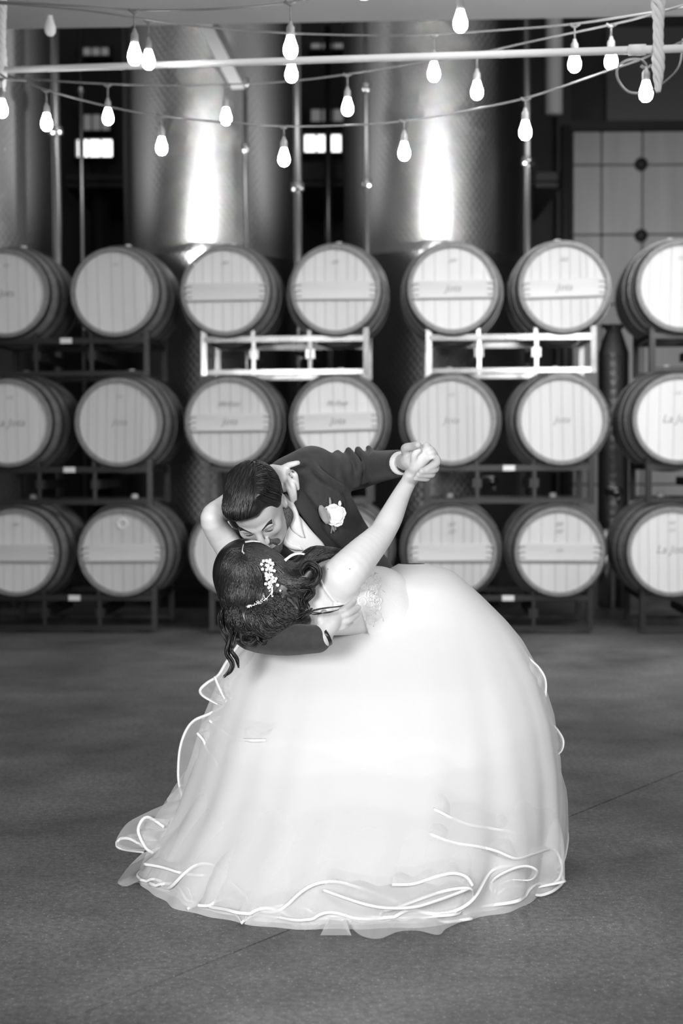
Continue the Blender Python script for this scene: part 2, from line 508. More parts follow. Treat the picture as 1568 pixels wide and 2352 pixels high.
# sectional door at the right
DD = 15.3
def wp(px, py, d=DD): return P(px, py, d)
dl, dr_ = wp(1312, 300).x, wp(1312, 300).x + 3.4
dtop = wp(1400, 300).z
bm = bmesh.new()
box(bm, (dl - .16, DD - .02, 0), (dl, DD + .2, 5.9)); box(bm, (dr_, DD - .02, 0), (dr_ + .16, DD + .2, 5.9))
box(bm, (dl, DD - .02, dtop), (dr_, DD + .2, dtop + .1)); box(bm, (dl, DD + .1, 0), (dr_, DD + .2, dtop))
door = tag(put('door_1', bm_mesh('door_1', bm, M['doorframe'])), kind='structure')
zr = [0.02, .9, 1.8, wp(1400, 700).z, wp(1400, 540).z, wp(1400, 380).z, dtop - .01]
xr = [dl + .01, wp(1380, 400).x, wp(1474, 400).x, wp(1474, 400).x + .75, wp(1474, 400).x + 1.5, dr_ - .01]
for i in range(len(zr) - 1):
    for j in range(len(xr) - 1):
        bm = bmesh.new(); box(bm, (xr[j] + .008, DD - .03, zr[i] + .008), (xr[j + 1] - .008, DD + .1, zr[i + 1] - .008), .006)
        put('panel', bm_mesh('panel', bm, M['doorpan']), door)
for py in (377, 541):
    c = wp(1472, py, DD - .05)
    vs, fs = lathe([(0.001, -.05), (.05, -.05), (.065, -.03), (.07, 0), (.07, .03)], 18, 'y')
    me = mesh('door_knob', [Vector(p) + c for p in vs], fs, M['doorframe']); put('door_knob', me, door)
# pale header panel above the door
bm = bmesh.new(); box(bm, (wp(1395, 200).x, DD + .05, wp(1395, 275).z), (dr_, DD + .19, wp(1395, 60).z))
tag(put('trim_3', bm_mesh('trim_3', bm, mat('header_panel', .22, .7))), kind='structure')

# windows far behind between the tanks
wn = 0
for (x0, x1, y0, y1, nm) in ((175, 258, 320, 361, 'glow'), (697, 785, 309, 350, 'glow'), (188, 252, 262, 300, 'glow2'),
                             (712, 790, 250, 280, 'glow2'), (188, 250, 108, 128, 'glow2'), (712, 790, 98, 112, 'glow2')):
    wn += 1; a = wp(x0, y1, 15.4); b = wp(x1, y0, 15.4)
    bm = bmesh.new(); t = .025
    box(bm, (a.x - t, 15.38, a.z - t), (a.x, 15.5, b.z + t)); box(bm, (b.x, 15.38, a.z - t), (b.x + t, 15.5, b.z + t))
    box(bm, (a.x, 15.38, a.z - t), (b.x, 15.5, a.z)); box(bm, (a.x, 15.38, b.z), (b.x, 15.5, b.z + t))
    wo = tag(put('window_%d' % wn, bm_mesh('window_frame', bm, M['dark'])), kind='structure')
    wd = (b.x - a.x) / 3
    for k in range(3):
        bm = bmesh.new(); box(bm, (a.x + wd * k + .012, 15.42, a.z), (a.x + wd * (k + 1) - .012, 15.46, b.z), .004)
        put('pane', bm_mesh('pane', bm, M[nm]), wo)

# ================================================================== TANKS
def tank(px, R, d, top, label, seam=2.78, legs=True):
    c = P(px, 1060, d); c.z = 0
    t = empty('steel_tank', c, label, 'tank', None)
    WORLD[t.name] = Matrix.Translation(c)
    prof = []
    def ring(z, r): prof.append((r, z))
    ring(.45, .02); ring(.6, R * .85); ring(.68, R)
    z = .68
    zs = [.68]; 
    for s_ in (seam, top):
        if s_ < top + .01: zs.append(s_)
    for a, b in zip(zs[:-1], zs[1:]):
        ring(a + .012, R); ring(b - .012, R)
        if b < top - .02: ring(b - .01, R + .008); ring(b + .01, R + .008)
    ring(top, R); ring(top + .18, R * .5); ring(top + .22, .1)
    vs, fs = lathe(prof, 72)
    me = bpy.data.meshes.new('shell'); me.from_pydata([(x + c.x, y + c.y, z) for x, y, z in vs], [], fs)
    me.materials.append(M['tank']); me.polygons.foreach_set('use_smooth', [True] * len(me.polygons))
    uv = me.uv_layers.new(name='UVMap'); n = 0
    for p in me.polygons:
        k = p.index % 72
        for li, vi in zip(p.loop_indices, p.vertices):
            kk = vi % 72
            if k == 71 and kk == 0: kk = 72
            uv.data[li].uv = (kk / 72 * 2 * math.pi * R, vs[vi][2])
    me.update(); put('shell', me, t)
    for k in range(4):
        a = math.pi / 4 + k * math.pi / 2
        bm = bmesh.new(); x, y = c.x + math.cos(a) * R * .8, c.y + math.sin(a) * R * .8
        tube(bm, [(x, y, 0), (x, y, .62)], .04, 10); put('leg', bm_mesh('leg', bm, M['steel'], True), t)
    return t, c
tanks = []
for px, R, lab in ((-60, .72, 'tall dimpled steel tank cut by the left edge of the photo'),
                   (487, .70, 'tall dimpled steel tank behind the third barrel column from the left'),
                   (1003, .76, 'tall dimpled steel tank behind the fifth barrel column, right of the pipe gap')):
    tanks.append(tank(px, R, 11.75, 6.2, lab))
t4, c4 = tank(1408, .12, 11.2, 2.0, 'slim steel vessel seen in the gap between the two rightmost barrel columns', seam=9)
# lamps clipped to the tanks just above the weld seam, shining up the steel
for (t, c), px, R, pw in zip(tanks, (-20, 478, 985), (.72, .70, .76), (190, 190, 190)):
    lx = c.x + (P(px, 1060, 11.0).x - P((-60, 487, 1003)[(-20, 478, 985).index(px)], 1060, 11.0).x)
    ly = c.y - R - .09
    lz = 2.60
    e = empty('uplight', (lx, ly, lz), {-20: 'small lamp shining up the steel tank at the left edge', 478: 'small lamp shining up the tank behind the third barrel column',
              985: 'small lamp shining up the tank behind the fifth barrel column'}[px], 'lamp')
    WORLD[e.name] = Matrix.Translation((lx, ly, lz))
    vs, fs = lathe([(.001, -.06), (.03, -.06), (.045, -.03), (.045, .01), (.038, .01), (.02, -.02), (.001, -.02)], 16)
    put('housing', mesh('housing', [Vector(p) + Vector((lx, ly, lz)) for p in vs], fs, M['dark']), e)
    bm = bmesh.new(); tube(bm, [(lx, ly, lz - .05), (lx, ly + .05, lz - .05), (lx, ly + .12, lz - .05)], .008, 8)
    put('bracket', bm_mesh('bracket', bm, M['dark']), e)
    l = bpy.data.lights.new('uplight_lamp', 'SPOT'); l.energy = pw; l.spot_size = math.radians(165); l.spot_blend = 1; l.shadow_soft_size = .05
    lo = bpy.data.objects.new('lamp', l); COL.objects.link(lo); lo.parent = e
    lo.location = (0, 0, .07)
    lo.rotation_euler = Vector((0, .12, 1)).to_track_quat('-Z', 'Y').to_euler()

# vertical pipes and fittings between the tanks
def vpipe(px, y0, y1, d, r, m, label, cat='pipe', fit=None):
    p1 = P(px, y0, d); p0 = P(px, y1, d); p0.x = p1.x; p0.y = p1.y
    if y1 > 1400: p0.z = 0
    e = empty('steel_pipe', p0, label, cat); WORLD[e.name] = Matrix.Translation(p0)
    bm = bmesh.new(); tube(bm, [p0, p1], r, 14); put('tube', bm_mesh('tube', bm, m, True), e)
    for yy in (fit or []):
        q = P(px, yy, d)
        bm = bmesh.new(); tube(bm, [(p1.x, p1.y, q.z - .03), (p1.x, p1.y, q.z + .03)], r * 1.6, 14)
        put('clamp', bm_mesh('clamp', bm, m, True), e)
    return e
vpipe(681, -40, 1500, 11.0, .03, M['steel'], 'polished vertical pipe just left of the fourth barrel column', fit=[430, 700])
vpipe(1212, -40, 1500, 11.0, .03, M['steel'], 'polished vertical pipe left of the dark door jamb', fit=[370, 600])
vpipe(125, -40, 1500, 11.2, .035, M['steel'], 'polished pipe beside the leftmost tank', fit=[300])
vpipe(184, 60, 1500, 12.0, .022, M['steel'], 'thin steel pipe in front of the left far window', fit=[208])
vpipe(310, -40, 1500, 12.6, .035, M['steel'], 'steel pipe beside the left flank of the second tank')
vpipe(562, 180, 1500, 10.95, .018, M['steel'], 'thin sight tube on the right side of the second tank', fit=[190, 340])
vpipe(752, 60, 1500, 13.2, .03, M['steel'], 'steel pipe in front of the middle far window')
vpipe(840, -40, 1500, 10.95, .022, M['steel'], 'sight tube on the left flank of the third tank', fit=[200, 420])
vpipe(1272, -20, 262, 12.4, .075, M['white'], 'thick white pipe hanging above the dark door jamb')
vpipe(1298, 290, 1500, 13.5, .05, M['dark'], 'dark steel post left of the pale door')
vpipe(228, 380, 1500, 13.8, .09, M['dark'], 'dark post below the left far window')
# platforms behind the tanks
for x0, x1, y0, y1, lab in ((150, 285, 398, 432, 'dark steel platform below the left far window'),
                            (690, 800, 372, 430, 'dark steel platform below the middle far window'),
                            (1228, 1290, 395, 432, 'dark junction box on the jamb beside the pale door')):
    a = P(x0, y1, 13.6); b = P(x1, y0, 13.6)
    e = empty('junction_box' if 'junction' in lab else 'steel_platform', (a.x, 13.6, a.z), lab, 'platform'); e['category'] = 'box' if 'junction' in lab else 'platform'; WORLD[e.name] = Matrix.Translation((a.x, 13.6, a.z))
    bm = bmesh.new(); box(bm, (a.x, 13.6, a.z), (b.x, 15.5, a.z + .06), .008); put('deck', bm_mesh('deck', bm, M['dark']), e)
    bm = bmesh.new(); box(bm, (a.x, 13.58, a.z + .06), (b.x, 13.62, b.z), .006); put('kick_plate', bm_mesh('kick_plate', bm, M['dark']), e)
# sloping brace near the top
bm = bmesh.new(); tube(bm, [P(465, 30, 9.6), P(548, 190, 10.6)], .05, 4, square=True)
tag(put('roof_brace', bm_mesh('roof_brace', bm, mat('brace_paint', .2, .7))), 'sloping pale brace running down from the ceiling edge over the second tank', 'beam')

# ================================================================== BARRELS
axd = Vector((.0508, 1, 0)).normalized(); rwd = Vector((axd.y, -axd.x, 0))
BP = Vector((0, 9.47, 0))
def row_point(px, py):
    v = ray(px, py)
    s_ = (BP - CAM).dot(axd) / v.dot(axd)
    return CAM + v * s_
BL = .94
def brad(y): return .352 - .058 * ((y - BL / 2) / (BL / 2)) ** 2
NST = 22
def stave_mesh():
    vs = []; fs = []; seg = 8; na = 3
    half = math.pi / NST * .975
    for i in range(seg + 1):
        y = BL * i / seg; r = brad(y)
        for rr in (r, r - .024):
            for k in range(na):
                a = -half + 2 * half * k / (na - 1)
                vs.append((rr * math.sin(a), y, rr * math.cos(a)))
    w_ = na * 2
    for i in range(seg):
        b = i * w_; c = b + w_
        for k in range(na - 1):
            fs.append((b + k, b + k + 1, c + k + 1, c + k)); fs.append((b + na + k + 1, b + na + k, c + na + k, c + na + k + 1))
        fs.append((b, c, c + na, b + na)); fs.append((b + na - 1, b + w_ - 1, c + w_ - 1, c + na - 1))
    for b, f in ((0, 1), (seg * w_, -1)):
        for k in range(na - 1):
            q = (b + k, b + na + k, b + na + k + 1, b + k + 1); fs.append(q[::f])
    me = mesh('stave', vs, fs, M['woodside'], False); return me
SM = stave_mesh()
def hoop_mesh(y0, y1):
    prof = []
    for t in (0, .5, 1):
        y = y0 + (y1 - y0) * t; prof.append((brad(y) + .004, y))
    prof += [(brad(y1) - .002, y1), (brad(y0) - .002, y0), prof[0]]
    vs, fs = lathe(prof, 40, 'y'); return mesh('hoop', vs, fs, M['hoop'], False)
HM = [hoop_mesh(a, b) for a, b in ((.006, .045), (.15, .185), (.29, .325), (BL - .325, BL - .29), (BL - .185, BL - .15), (BL - .045, BL - .006))]
HR = .2725
def board_meshes(n, seed):
    r_ = random.Random(seed); ws = [r_.uniform(.8, 1.3) for _ in range(n)]; tot = sum(ws); x = -HR; out = []
    for w0 in ws:
        x1 = x + 2 * HR * w0 / tot; a, b = x + .0012, x1 - .0012
        pts = []
        for i in range(7):
            xx = a + (b - a) * i / 6; pts.append((xx, math.sqrt(max(HR ** 2 - xx * xx, 1e-5))))
        dep = .03 + r_.uniform(0, .0025)
        poly = pts + [(q[0], -q[1]) for q in reversed(pts)]
        N_ = len(poly)
        vs = [(px_, dep, pz_) for px_, pz_ in poly] + [(px_, dep + .02, pz_) for px_, pz_ in poly]
        fs = [tuple(range(N_)), tuple(range(2 * N_ - 1, N_ - 1, -1))] + [(i, N_ + i, N_ + (i + 1) % N_, (i + 1) % N_) for i in range(N_)]
        out.append(mesh('head_board', vs, fs, M['wood'], False)); x = x1
    return out
BMS = [board_meshes(8, 3), board_meshes(7, 11), board_meshes(9, 5)]
WOODS = [mat('barrel_oak_%s' % n, .6, .55, noise=(4, a, b), stretch=(1, 1, .12)) for n, a, b in (('pale', .74, .86), ('grey', .64, .78), ('stained', .56, .72))]
def bar_mesh():
    bm = bmesh.new(); box(bm, (-.262, .012, -.062), (.262, .032, .052), .004)
    for s_ in (-1, 1):
        for k in range(3): box(bm, (s_ * .255 - .018, .010, -.05 + k * .04), (s_ * .255 + .018, .03, -.03 + k * .04))
    return bm_mesh('crossbar', bm, M['woodbar'])
BAR = bar_mesh()
PEG = None
bm = bmesh.new()
for s_ in (-1, 1):
    for k in range(3): box(bm, (s_ * .245 - .02, .009, -.046 + k * .036), (s_ * .245 + .02, .0125, -.036 + k * .036))
PEG = bm_mesh('peg', bm, M['ink'])
bm = bmesh.new(); box(bm, (-.262, .010, -.069), (.262, .03, -.0625)); LIN = bm_mesh('bar_edge', bm, M['ink'])
vs, fs = lathe([(.001, .03), (.02, .03), (.026, .015), (.026, -.01)], 12); BUNG = mesh('bung', vs, fs, M['bung'])
def text_mesh(body, size, shear=.3):
    c = bpy.data.curves.new('t', 'FONT'); c.body = body; c.size = size; c.align_x = 'CENTER'; c.align_y = 'CENTER'; c.shear = shear; c.resolution_u = 2
    o = bpy.data.objects.new('t', c); COL.objects.link(o)
    me = bpy.data.meshes.new_from_object(o); bpy.data.objects.remove(o)
    me.name = 'head_mark'
    for v in me.vertices: v.co = Vector((v.co.x, 0, v.co.y))
    me.materials.clear(); me.materials.append(M['ink']); return me
TX = {k: text_mesh(k, s_) for k, s_ in (('La Jota', .075), ('Jota', .066), ('Mt Pont', .042), ('225', .03), ('vin', .04))}
def ring_mark():
    vs, fs = lathe([(.022, 0), (.04, 0), (.04, -.002), (.022, -.002), (.022, 0)], 20, 'y'); return mesh('cork_ring', vs, fs, M['white'])
RINGM = ring_mark()
cols = ['leftmost column', 'second column from the left', 'third column from the left', 'middle column', 'fifth column from the left', 'sixth column from the left', 'rightmost column']
rowsn = ['top row', 'middle row', 'bottom row']
RX = [[12, 263, 517, 770, 1040, 1296, 1567], [19, 272, 527, 775, 1036, 1291, 1558], [35, 279, 537, 786, 1038, 1285, 1544]]
RY = [[669, 668, 671, 667, 665, 663, 656], [974, 971, 976, 973, 971, 967, 963], [1268, 1269, 1269, 1268, 1266, 1267, 1267]]
bars = {(0, 2), (0, 3), (0, 4), (0, 5), (1, 2), (1, 3), (2, 0), (2, 1), (2, 4), (2, 5), (2, 3)}
looks = {(0, 1): 'plain pale head', (0, 0): 'brand-marked head cut by the frame'}
Rm = Matrix(((rwd.x, axd.x, 0), (rwd.y, axd.y, 0), (0, 0, 1))).to_4x4()
barrel_pos = {}
rz = [2.30, 1.43, .557]
for r in range(3):
    for c in range(7):
        p = row_point(RX[r][c], RY[r][c]); p.z = rz[r]
        isbar = (r, c) in bars
        desc = 'oak wine barrel, %s, %s, %s' % (rowsn[r], cols[c], 'crossbar on head' if isbar else 'plain head')
        b = empty('wine_barrel', p, desc, 'barrel', 'wine barrels stacked on steel racks')
        b.matrix_basis = Matrix.Translation(p) @ Rm @ Matrix.Rotation(0, 4, 'Y')
        barrel_pos[(r, c)] = p
        def child(nm, me, loc=(0, 0, 0), rot=0, wood=None):
            o = bpy.data.objects.new(nm, me); COL.objects.link(o); o.parent = b; o.location = loc; o.rotation_euler = (0, rot, 0)
            if wood is not None:
                o.material_slots[0].link = 'OBJECT'; o.material_slots[0].material = wood
            return o
        ph = rnd.uniform(0, .28)
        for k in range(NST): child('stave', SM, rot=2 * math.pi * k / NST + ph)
        for h in HM: child('hoop', h)
        rot = rnd.uniform(-.03, .03)
        wood = WOODS[{0: 0, 1: 1, 2: 2}[(r * 3 + c * 5) % 3]] if not (r == 0) else WOODS[(c % 2)]
        for me in BMS[(r + c) % 3]: child('head_board', me, rot=rot, wood=wood)
        for me in BMS[0][:0]: pass
        if isbar:
            child('crossbar', BAR, rot=rot); child('bar_edge', LIN, rot=rot); child('peg', PEG, rot=rot)
        child('bung', BUNG, (0, BL / 2, .352))
        def mark(k, x, z): 
            o = child('head_mark', TX[k], (x, .008 if isbar else .0285, z))
        if (r, c) == (2, 1): child('cork_ring', RINGM, (0, .028, .19))
        if r == 1:
            mark('Jota' if isbar else ('La Jota' if c in (0, 6) else 'Jota'), 0, .0)
            if isbar: mark('Mt Pont', 0, .12)
            elif c != 5: mark('225', 0, .17)
        elif r == 0:
            if c in (0, 4, 5): mark('Jota', .0, .0)
            mark('225', 0, .185)
        else:
            if c == 6: mark('La Jota', 0, .01)
            if c == 5: mark('vin', 0, .01)
            if c != 1: mark('vin', 0, .19)
            if c > 3: mark('225', 0, .14)

# ---- racks
def rack(level, ztop, zbot, cL, cR, floor_rack=False):
    pl = barrel_pos[(level, cL)]
    if cR is not None: mid = (pl + barrel_pos[(level, cR)]) / 2 + rwd * .02
    else: mid = pl + rwd * .365
    mid.z = 0
    names = {0: 'below the top barrel row', 1: 'below the middle barrel row', 2: 'on the floor'}
    e = empty('barrel_rack', Vector((mid.x, mid.y, zbot)), 'steel rack %s, under the %s' % (names[level], cols[cL]), 'rack', 'steel barrel racks')
    WORLD[e.name] = Matrix.Translation((mid.x, mid.y, zbot))
    W = .545
    def pt(x, y, z): return mid + rwd * x + axd * y + Vector((0, 0, z))
    def bar_(nm, pts, r_=.019, m=None, sq=True):
        m = M['rack'] if (level == 0 and cL in (2, 4)) else M['rackdark']
        bm = bmesh.new(); tube(bm, pts, r_, 4 if sq else 10, square=sq); return put(nm, bm_mesh(nm, bm, m, not sq), e)
    ys = (.10, .78)
    zb = max(zbot, .02)
    for y in ys:
        bar_('rail', [pt(-W, y, ztop), pt(W, y, ztop)])
        bar_('rail', [pt(-W, y, zb + .02), pt(W, y, zb + .02)], .016)
        for x in (-W, W): bar_('post', [pt(x, y, zb), pt(x, y, ztop + .07)], .019)
        for x in (-.215, .165): bar_('cradle_post', [pt(x, y, ztop - .01), pt(x, y, ztop + .06)], .012)
    for x in (-W, W):
        bar_('side_rail', [pt(x, ys[0], ztop), pt(x, ys[1], ztop)], .016)
    for x in (-.21, .17):
        bar_('fork_channel', [pt(x, ys[0], zb + (.14 if not floor_rack else .12)), pt(x, ys[1], zb + (.14 if not floor_rack else .12))], .03)
        bar_('upright', [pt(x, ys[0], zb), pt(x, ys[0], ztop)], .012)
    bm = bmesh.new()
    a = pt(.0, ys[0] - .022, ztop - .018)
    for v_ in ((0, 0), (.08, 0), (.08, .04), (0, .04)): pass
    q = [a + rwd * x + Vector((0, 0, z)) + axd * y for y in (0, -.006) for x, z in ((-.04, 0), (.04, 0), (.04, .036), (-.04, .036))]
    vv = [bm.verts.new(p) for p in q]
    for f in ((0, 3, 2, 1), (4, 5, 6, 7), (0, 1, 5, 4), (1, 2, 6, 5), (2, 3, 7, 6), (3, 0, 4, 7)): bm.faces.new([vv[i] for i in f])
    put('label_plate', bm_mesh('label_plate', bm, M['plate']), e)
for lv, zt in ((0, 1.983), (1, 1.112), (2, .242)):
    for a, b in ((0, 1), (2, 3), (4, 5), (6, None)):
        rack(lv, zt, zt - .24 if lv < 2 else 0.0, a, b, lv == 2)
# tank valves seen through the racks
for px, py, lab in ((1130, 1105, 'chrome tank valve behind the rack left of the sixth column'), (1415, 1130, 'chrome tank valve in the dark gap left of the rightmost column'),
                    (688, 805, 'chrome valve on the pipe behind the rack under the middle column')):
    c = P(px, py, 10.75)
    e = empty('tank_valve', c, lab, 'valve'); WORLD[e.name] = Matrix.Translation(c)
    bm = bmesh.new(); tube(bm, [c + Vector((0, .36, 0)), c], .03, 12); tube(bm, [c, c + Vector((0, -.03, 0))], .042, 12); put('spout', bm_mesh('spout', bm, M['steel'], True), e)
    bm = bmesh.new(); tube(bm, [c + Vector((0, -.01, 0)), c + Vector((0.02, -.03, -.09))], .012, 8); put('lever', bm_mesh('lever', bm, M['steel'], True), e)
    bm = bmesh.new(); tube(bm, [c + Vector((-.08, .02, .02)), c + Vector((-.03, .02, .03)), c], .014, 8); put('handle', bm_mesh('handle', bm, M['steel'], True), e)

# ================================================================== OVERHEAD PIPE, ROPES, STRING LIGHTS
pa, pb = P(-330, 171, 6.9), P(1900, 101, 4.9)
e = empty('conduit_pipe', pa, 'white painted overhead pipe crossing the whole photo below the ceiling edge', 'pipe'); WORLD[e.name] = Matrix.Translation(pa)
bm = bmesh.new(); tube(bm, [pa, pb], .0145, 16); put('tube', bm_mesh('tube', bm, M['white'], True), e)
for px, py in ((1463, 110), (-20, 161)):
    t = (px - (-330)) / 2230; d = 1 / ((1 - t) / 6.9 + t / 4.9)
    c = P(px, 171 - 70 * t, d); dr0 = (pb - pa).normalized()
    bm = bmesh.new(); tube(bm, [c - dr0 * .03, c + dr0 * .03], .02, 16); put('coupling', bm_mesh('coupling', bm, M['white'], True), e)
def rope(px, y0, y1, d, lab, w0=.024):
    top = P(px, y0, d); bot = P(px, y1, d); L = top.z - bot.z
    e = empty('twisted_rope', bot, lab, 'rope'); WORLD[e.name] = Matrix.Translation(bot)
    for s_ in range(4):
        pts = []; rr = []
        n = 70
        for i in range(n):
            t = i / (n - 1); a = t * L / .075 * math.pi + s_ * math.pi / 2
            wv = w0 * (1 - .75 * max(0, (t - .72) / .28)) * (.75 + .25 * math.sin(t * 9))
            pts.append(Vector((top.x + wv * math.cos(a) * .75, top.y + wv * math.sin(a) * .75, top.z - t * L))); rr.append(.0105 * (1 - .5 * max(0, (t - .8) / .2)))
        bm = bmesh.new(); tube(bm, pts, rr, 7); put('strand', bm_mesh('strand', bm, M['rope'], True), e)
rope(1512, -60, 212, 5.15, 'pale twisted rope end hanging over the overhead pipe at the upper right')
rope(2, -60, 222, 6.5, 'pale twisted rope end hanging at the upper left edge')
bulb_prof = [(.0125, 0), (.0135, -.012), (.019, -.03), (.0255, -.05), (.0265, -.062), (.0235, -.077), (.014, -.088), (.001, -.092)]
sock_prof = [(.001, .04), (.006, .04), (.009, .028), (.0145, .02), (.0155, -.006), (.014, -.012), (.012, -.012)]
vs, fs = lathe(bulb_prof, 20); BULB = mesh('bulb', vs, fs, M['bulb'])
vs, fs = lathe(sock_prof, 14); SOCK = mesh('socket', vs, fs, M['socket'])
def strand(lab, wire, bulbs, r_=.0042):
    """wire: (px,py,d) points; bulbs: (px, y of wire, y of bulb centre, d)"""
    o0 = P(*wire[0]); e = empty('string_light', o0, lab, 'string lights', 'strings of bulbs overhead'); WORLD[e.name] = Matrix.Translation(o0)
    bm = bmesh.new(); tube(bm, ppath(wire, 60), r_, 8); put('cable', bm_mesh('cable', bm, M['cable'], True), e)
    for px, yw, yb, d in bulbs:
        c = P(px, yb, d); base = c + Vector((0, 0, .056)); top = P(px, yw, d); top.x = c.x; top.y = c.y
        s_ = put('socket', SOCK, e); s_.matrix_world = Matrix.Translation(base)
        s_.matrix_parent_inverse = Matrix.Identity(4); s_.location = base - o0
        b = bpy.data.objects.new('bulb', BULB); COL.objects.link(b); b.parent = s_
        tz = max(top.z, base.z + .045)
        bm = bmesh.new(); tube(bm, [base + Vector((0, 0, .036)), Vector((c.x, c.y, tz))], .0032, 7)
        tube(bm, [Vector((c.x, c.y, tz)) + Vector((-.02, 0, .002)), Vector((c.x, c.y, tz - .012)), Vector((c.x, c.y, tz)) + Vector((.02, 0, .002))], .006, 7)
        put('drop_cord', bm_mesh('drop_cord', bm, M['cable'], True), e)
strand('lowest string of lit bulbs sagging across the photo, bulbs just above the barrels',
       [(-60, 150, 6.9), (45, 182, 6.8), (107, 207, 6.7), (250, 245, 6.6), (371, 266, 6.5), (560, 284, 6.4), (652, 290, 6.4), (800, 288, 6.3), (928, 278, 6.2), (1028, 262, 6.1), (1204, 226, 5.9), (1380, 168, 5.7), (1500, 125, 5.5), (1640, 60, 5.3)],
       [(107, 207, 283, 6.7), (371, 266, 338, 6.5), (652, 290, 364, 6.4), (928, 276, 350, 6.2), (1206, 226, 302, 5.9)])
strand('second string of lit bulbs, crossing in front of the tanks above the lowest string',
       [(-60, 165, 7.2), (45, 180, 7.2), (250, 193, 7.0), (400, 196, 6.9), (520, 194, 6.8), (660, 187, 6.7), (800, 170, 6.5), (972, 143, 6.3), (1098, 122, 6.1), (1227, 94, 5.9), (1406, 56, 5.7), (1508, 30, 5.5), (1640, -10, 5.4)],
       [(248, 194, 270, 7.0), (519, 194, 270, 6.8), (798, 170, 248, 6.5), (1095, 122, 210, 6.1), (1403, 56, 140, 5.7)])
strand('third string of lit bulbs, running just under the ceiling edge',
       [(-40, 5, 5.8), (180, 22, 5.8), (340, 45, 5.8), (510, 66, 5.9), (670, 76, 5.9), (830, 81, 5.9), (990, 79, 5.8), (1180, 67, 5.8), (1310, 56, 5.7), (1450, 36, 5.6), (1640, 5, 5.5)],
       [(341, 46, 140, 5.9), (669, 76, 170, 6.0), (996, 80, 168, 5.9), (1319, 56, 146, 5.7)])
strand('nearest string of large lit bulbs at the top edge of the photo',
       [(-40, 2, 5.2), (150, 12, 5.2), (315, 23, 5.2), (500, 20, 5.1), (672, 4, 5.1), (840, -30, 5.0), (1060, -40, 5.0), (1300, -60, 5.0)],
       [(309, 23, 128, 5.2), (667, 4, 112, 5.1), (836, -60, -24, 5.0), (1057, -38, 52, 5.05)])
strand('looped end of cable with one lit bulb beside the rope at the upper right',
       [(1568, 90, 5.5), (1560, 150, 5.45), (1530, 185, 5.4), (1490, 210, 5.4), (1445, 212, 5.5), (1420, 185, 5.5), (1418, 155, 5.5), (1440, 138, 5.5), (1470, 137, 5.5), (1484, 150, 5.5), (1483, 165, 5.5)],
       [(1483, 158, 213, 5.5)])
strand('short string with one bulb cut by the left edge of the photo',
       [(-80, 120, 6.0), (0, 170, 6.0), (20, 182, 6.0), (60, 186, 6.1)], [(4, 178, 252, 6.3)])
bm = bmesh.new()
c = P(115, 62, 6.5)
s_ = tag(put('unlit_bulb', mesh('unlit_bulb', [Vector(p) + c + Vector((0, 0, .05)) for p in lathe(bulb_prof, 16)[0]], lathe(bulb_prof, 16)[1], M['white'])), 'small unlit white bulb against the ceiling edge at the upper left', 'bulb')
bm.free()

# ================================================================== GROOM
def orth(f, u):
    f = Vector(f).normalized(); u = Vector(u); u = (u - f * u.dot(f)).normalized()
    return f, u, u.cross(f)                     # forward, up, side (the person's left)
def bounds(pts, m):
    a = np.array([tuple(p) for p in pts]); return a.min(0) - m, a.max(0) + m

groom = empty('person', P(900, 1060, 4.75) * 1, 'man in a dark suit bending over the bride, kissing her forehead, arm stretched out', 'person')
groom.location.z = 0; WORLD[groom.name] = Matrix.Translation(groom.location)
G = dict(neck=P(655, 1192, 4.12), shL=P(728, 1092, 4.22), shR=P(552, 1262, 4.16), chest=P(692, 1206, 4.25), waist=P(780, 1290, 4.40), hip=P(822, 1372, 4.52))
hc = P(592, 1165, 4.02)
hf, hu, hl = orth((.05, -.62, -.78), (-.29, -.76, .58))
def L(l, f, u): return hc + hl * l + hf * f + hu * u
# --- skin: head, neck, hands joined by arms inside the sleeves
elbL, wrL = P(842, 1078, 4.40), P(922, 1064, 4.14)
elbR, wrR = P(566, 1440, 3.92), P(738, 1466, 3.73)
fl_ = Field(*bounds([hc, elbL, wrL, P(1010, 1010, 4.1), elbR, wrR, P(830, 1470, 3.8), G['shL'], G['shR']], .15), .0026)
def head_shape(Fi, L, ax, female=False):
    s = .95 if female else 1
    Fi.ell(L(0, -.012, .028), ax, (.073 * s, .094 * s, .086 * s), .02)
    Fi.ell(L(0, .028, -.028), ax, (.060 * s, .058 * s, .084 * s), .03)
    Fi.ell(L(0, .042, .04), ax, (.055 * s, .045, .045), .02)
    for q in (-1, 1):
        Fi.cone(L(q * .054 * s, .0, -.062), L(q * .012, .066, -.108 * s), .018, .017, .03)
        Fi.ell(L(q * .040, .062, -.022), ax, (.02, .018, .02), .02)
        Fi.ell(L(q * .032, .098, .0), ax, (.017, .014, .011), .012, carve=True)
        Fi.ell(L(q * .031, .074, -.001), ax, (.0145, .013, .0125), .003)
        Fi.cone(L(q * .012, .088, .014), L(q * .044, .080, .016), .0075, .006, .012)
        Fi.ell(L(q * .012, .098, -.036), ax, (.009, .011, .008), .008)
        e = q * .074 * s
        if q < 0 and not female: e = -.064          # this ear lies flat under the hair
        Fi.ell(L(e, -.008, -.006), [hl * 1 if not female else ax[0], ax[1], ax[2]], (.009, .017, .031), .006)
        Fi.ell(L(e + q * .006, -.004, -.002), ax, (.006, .009, .016), .004, carve=True)
    Fi.cone(L(0, .088, .008), L(0, .110, -.030), .008, .0115, .010)
    Fi.cone(L(-.018, .089, -.058), L(.018, .089, -.058), .006, .006, .006)
    Fi.cone(L(-.015, .088, -.069), L(.015, .088, -.069), .007, .007, .005)
    Fi.ell(L(0, .080, -.100), ax, (.02, .017, .017), .02)
AXh = (hl, hf, hu)
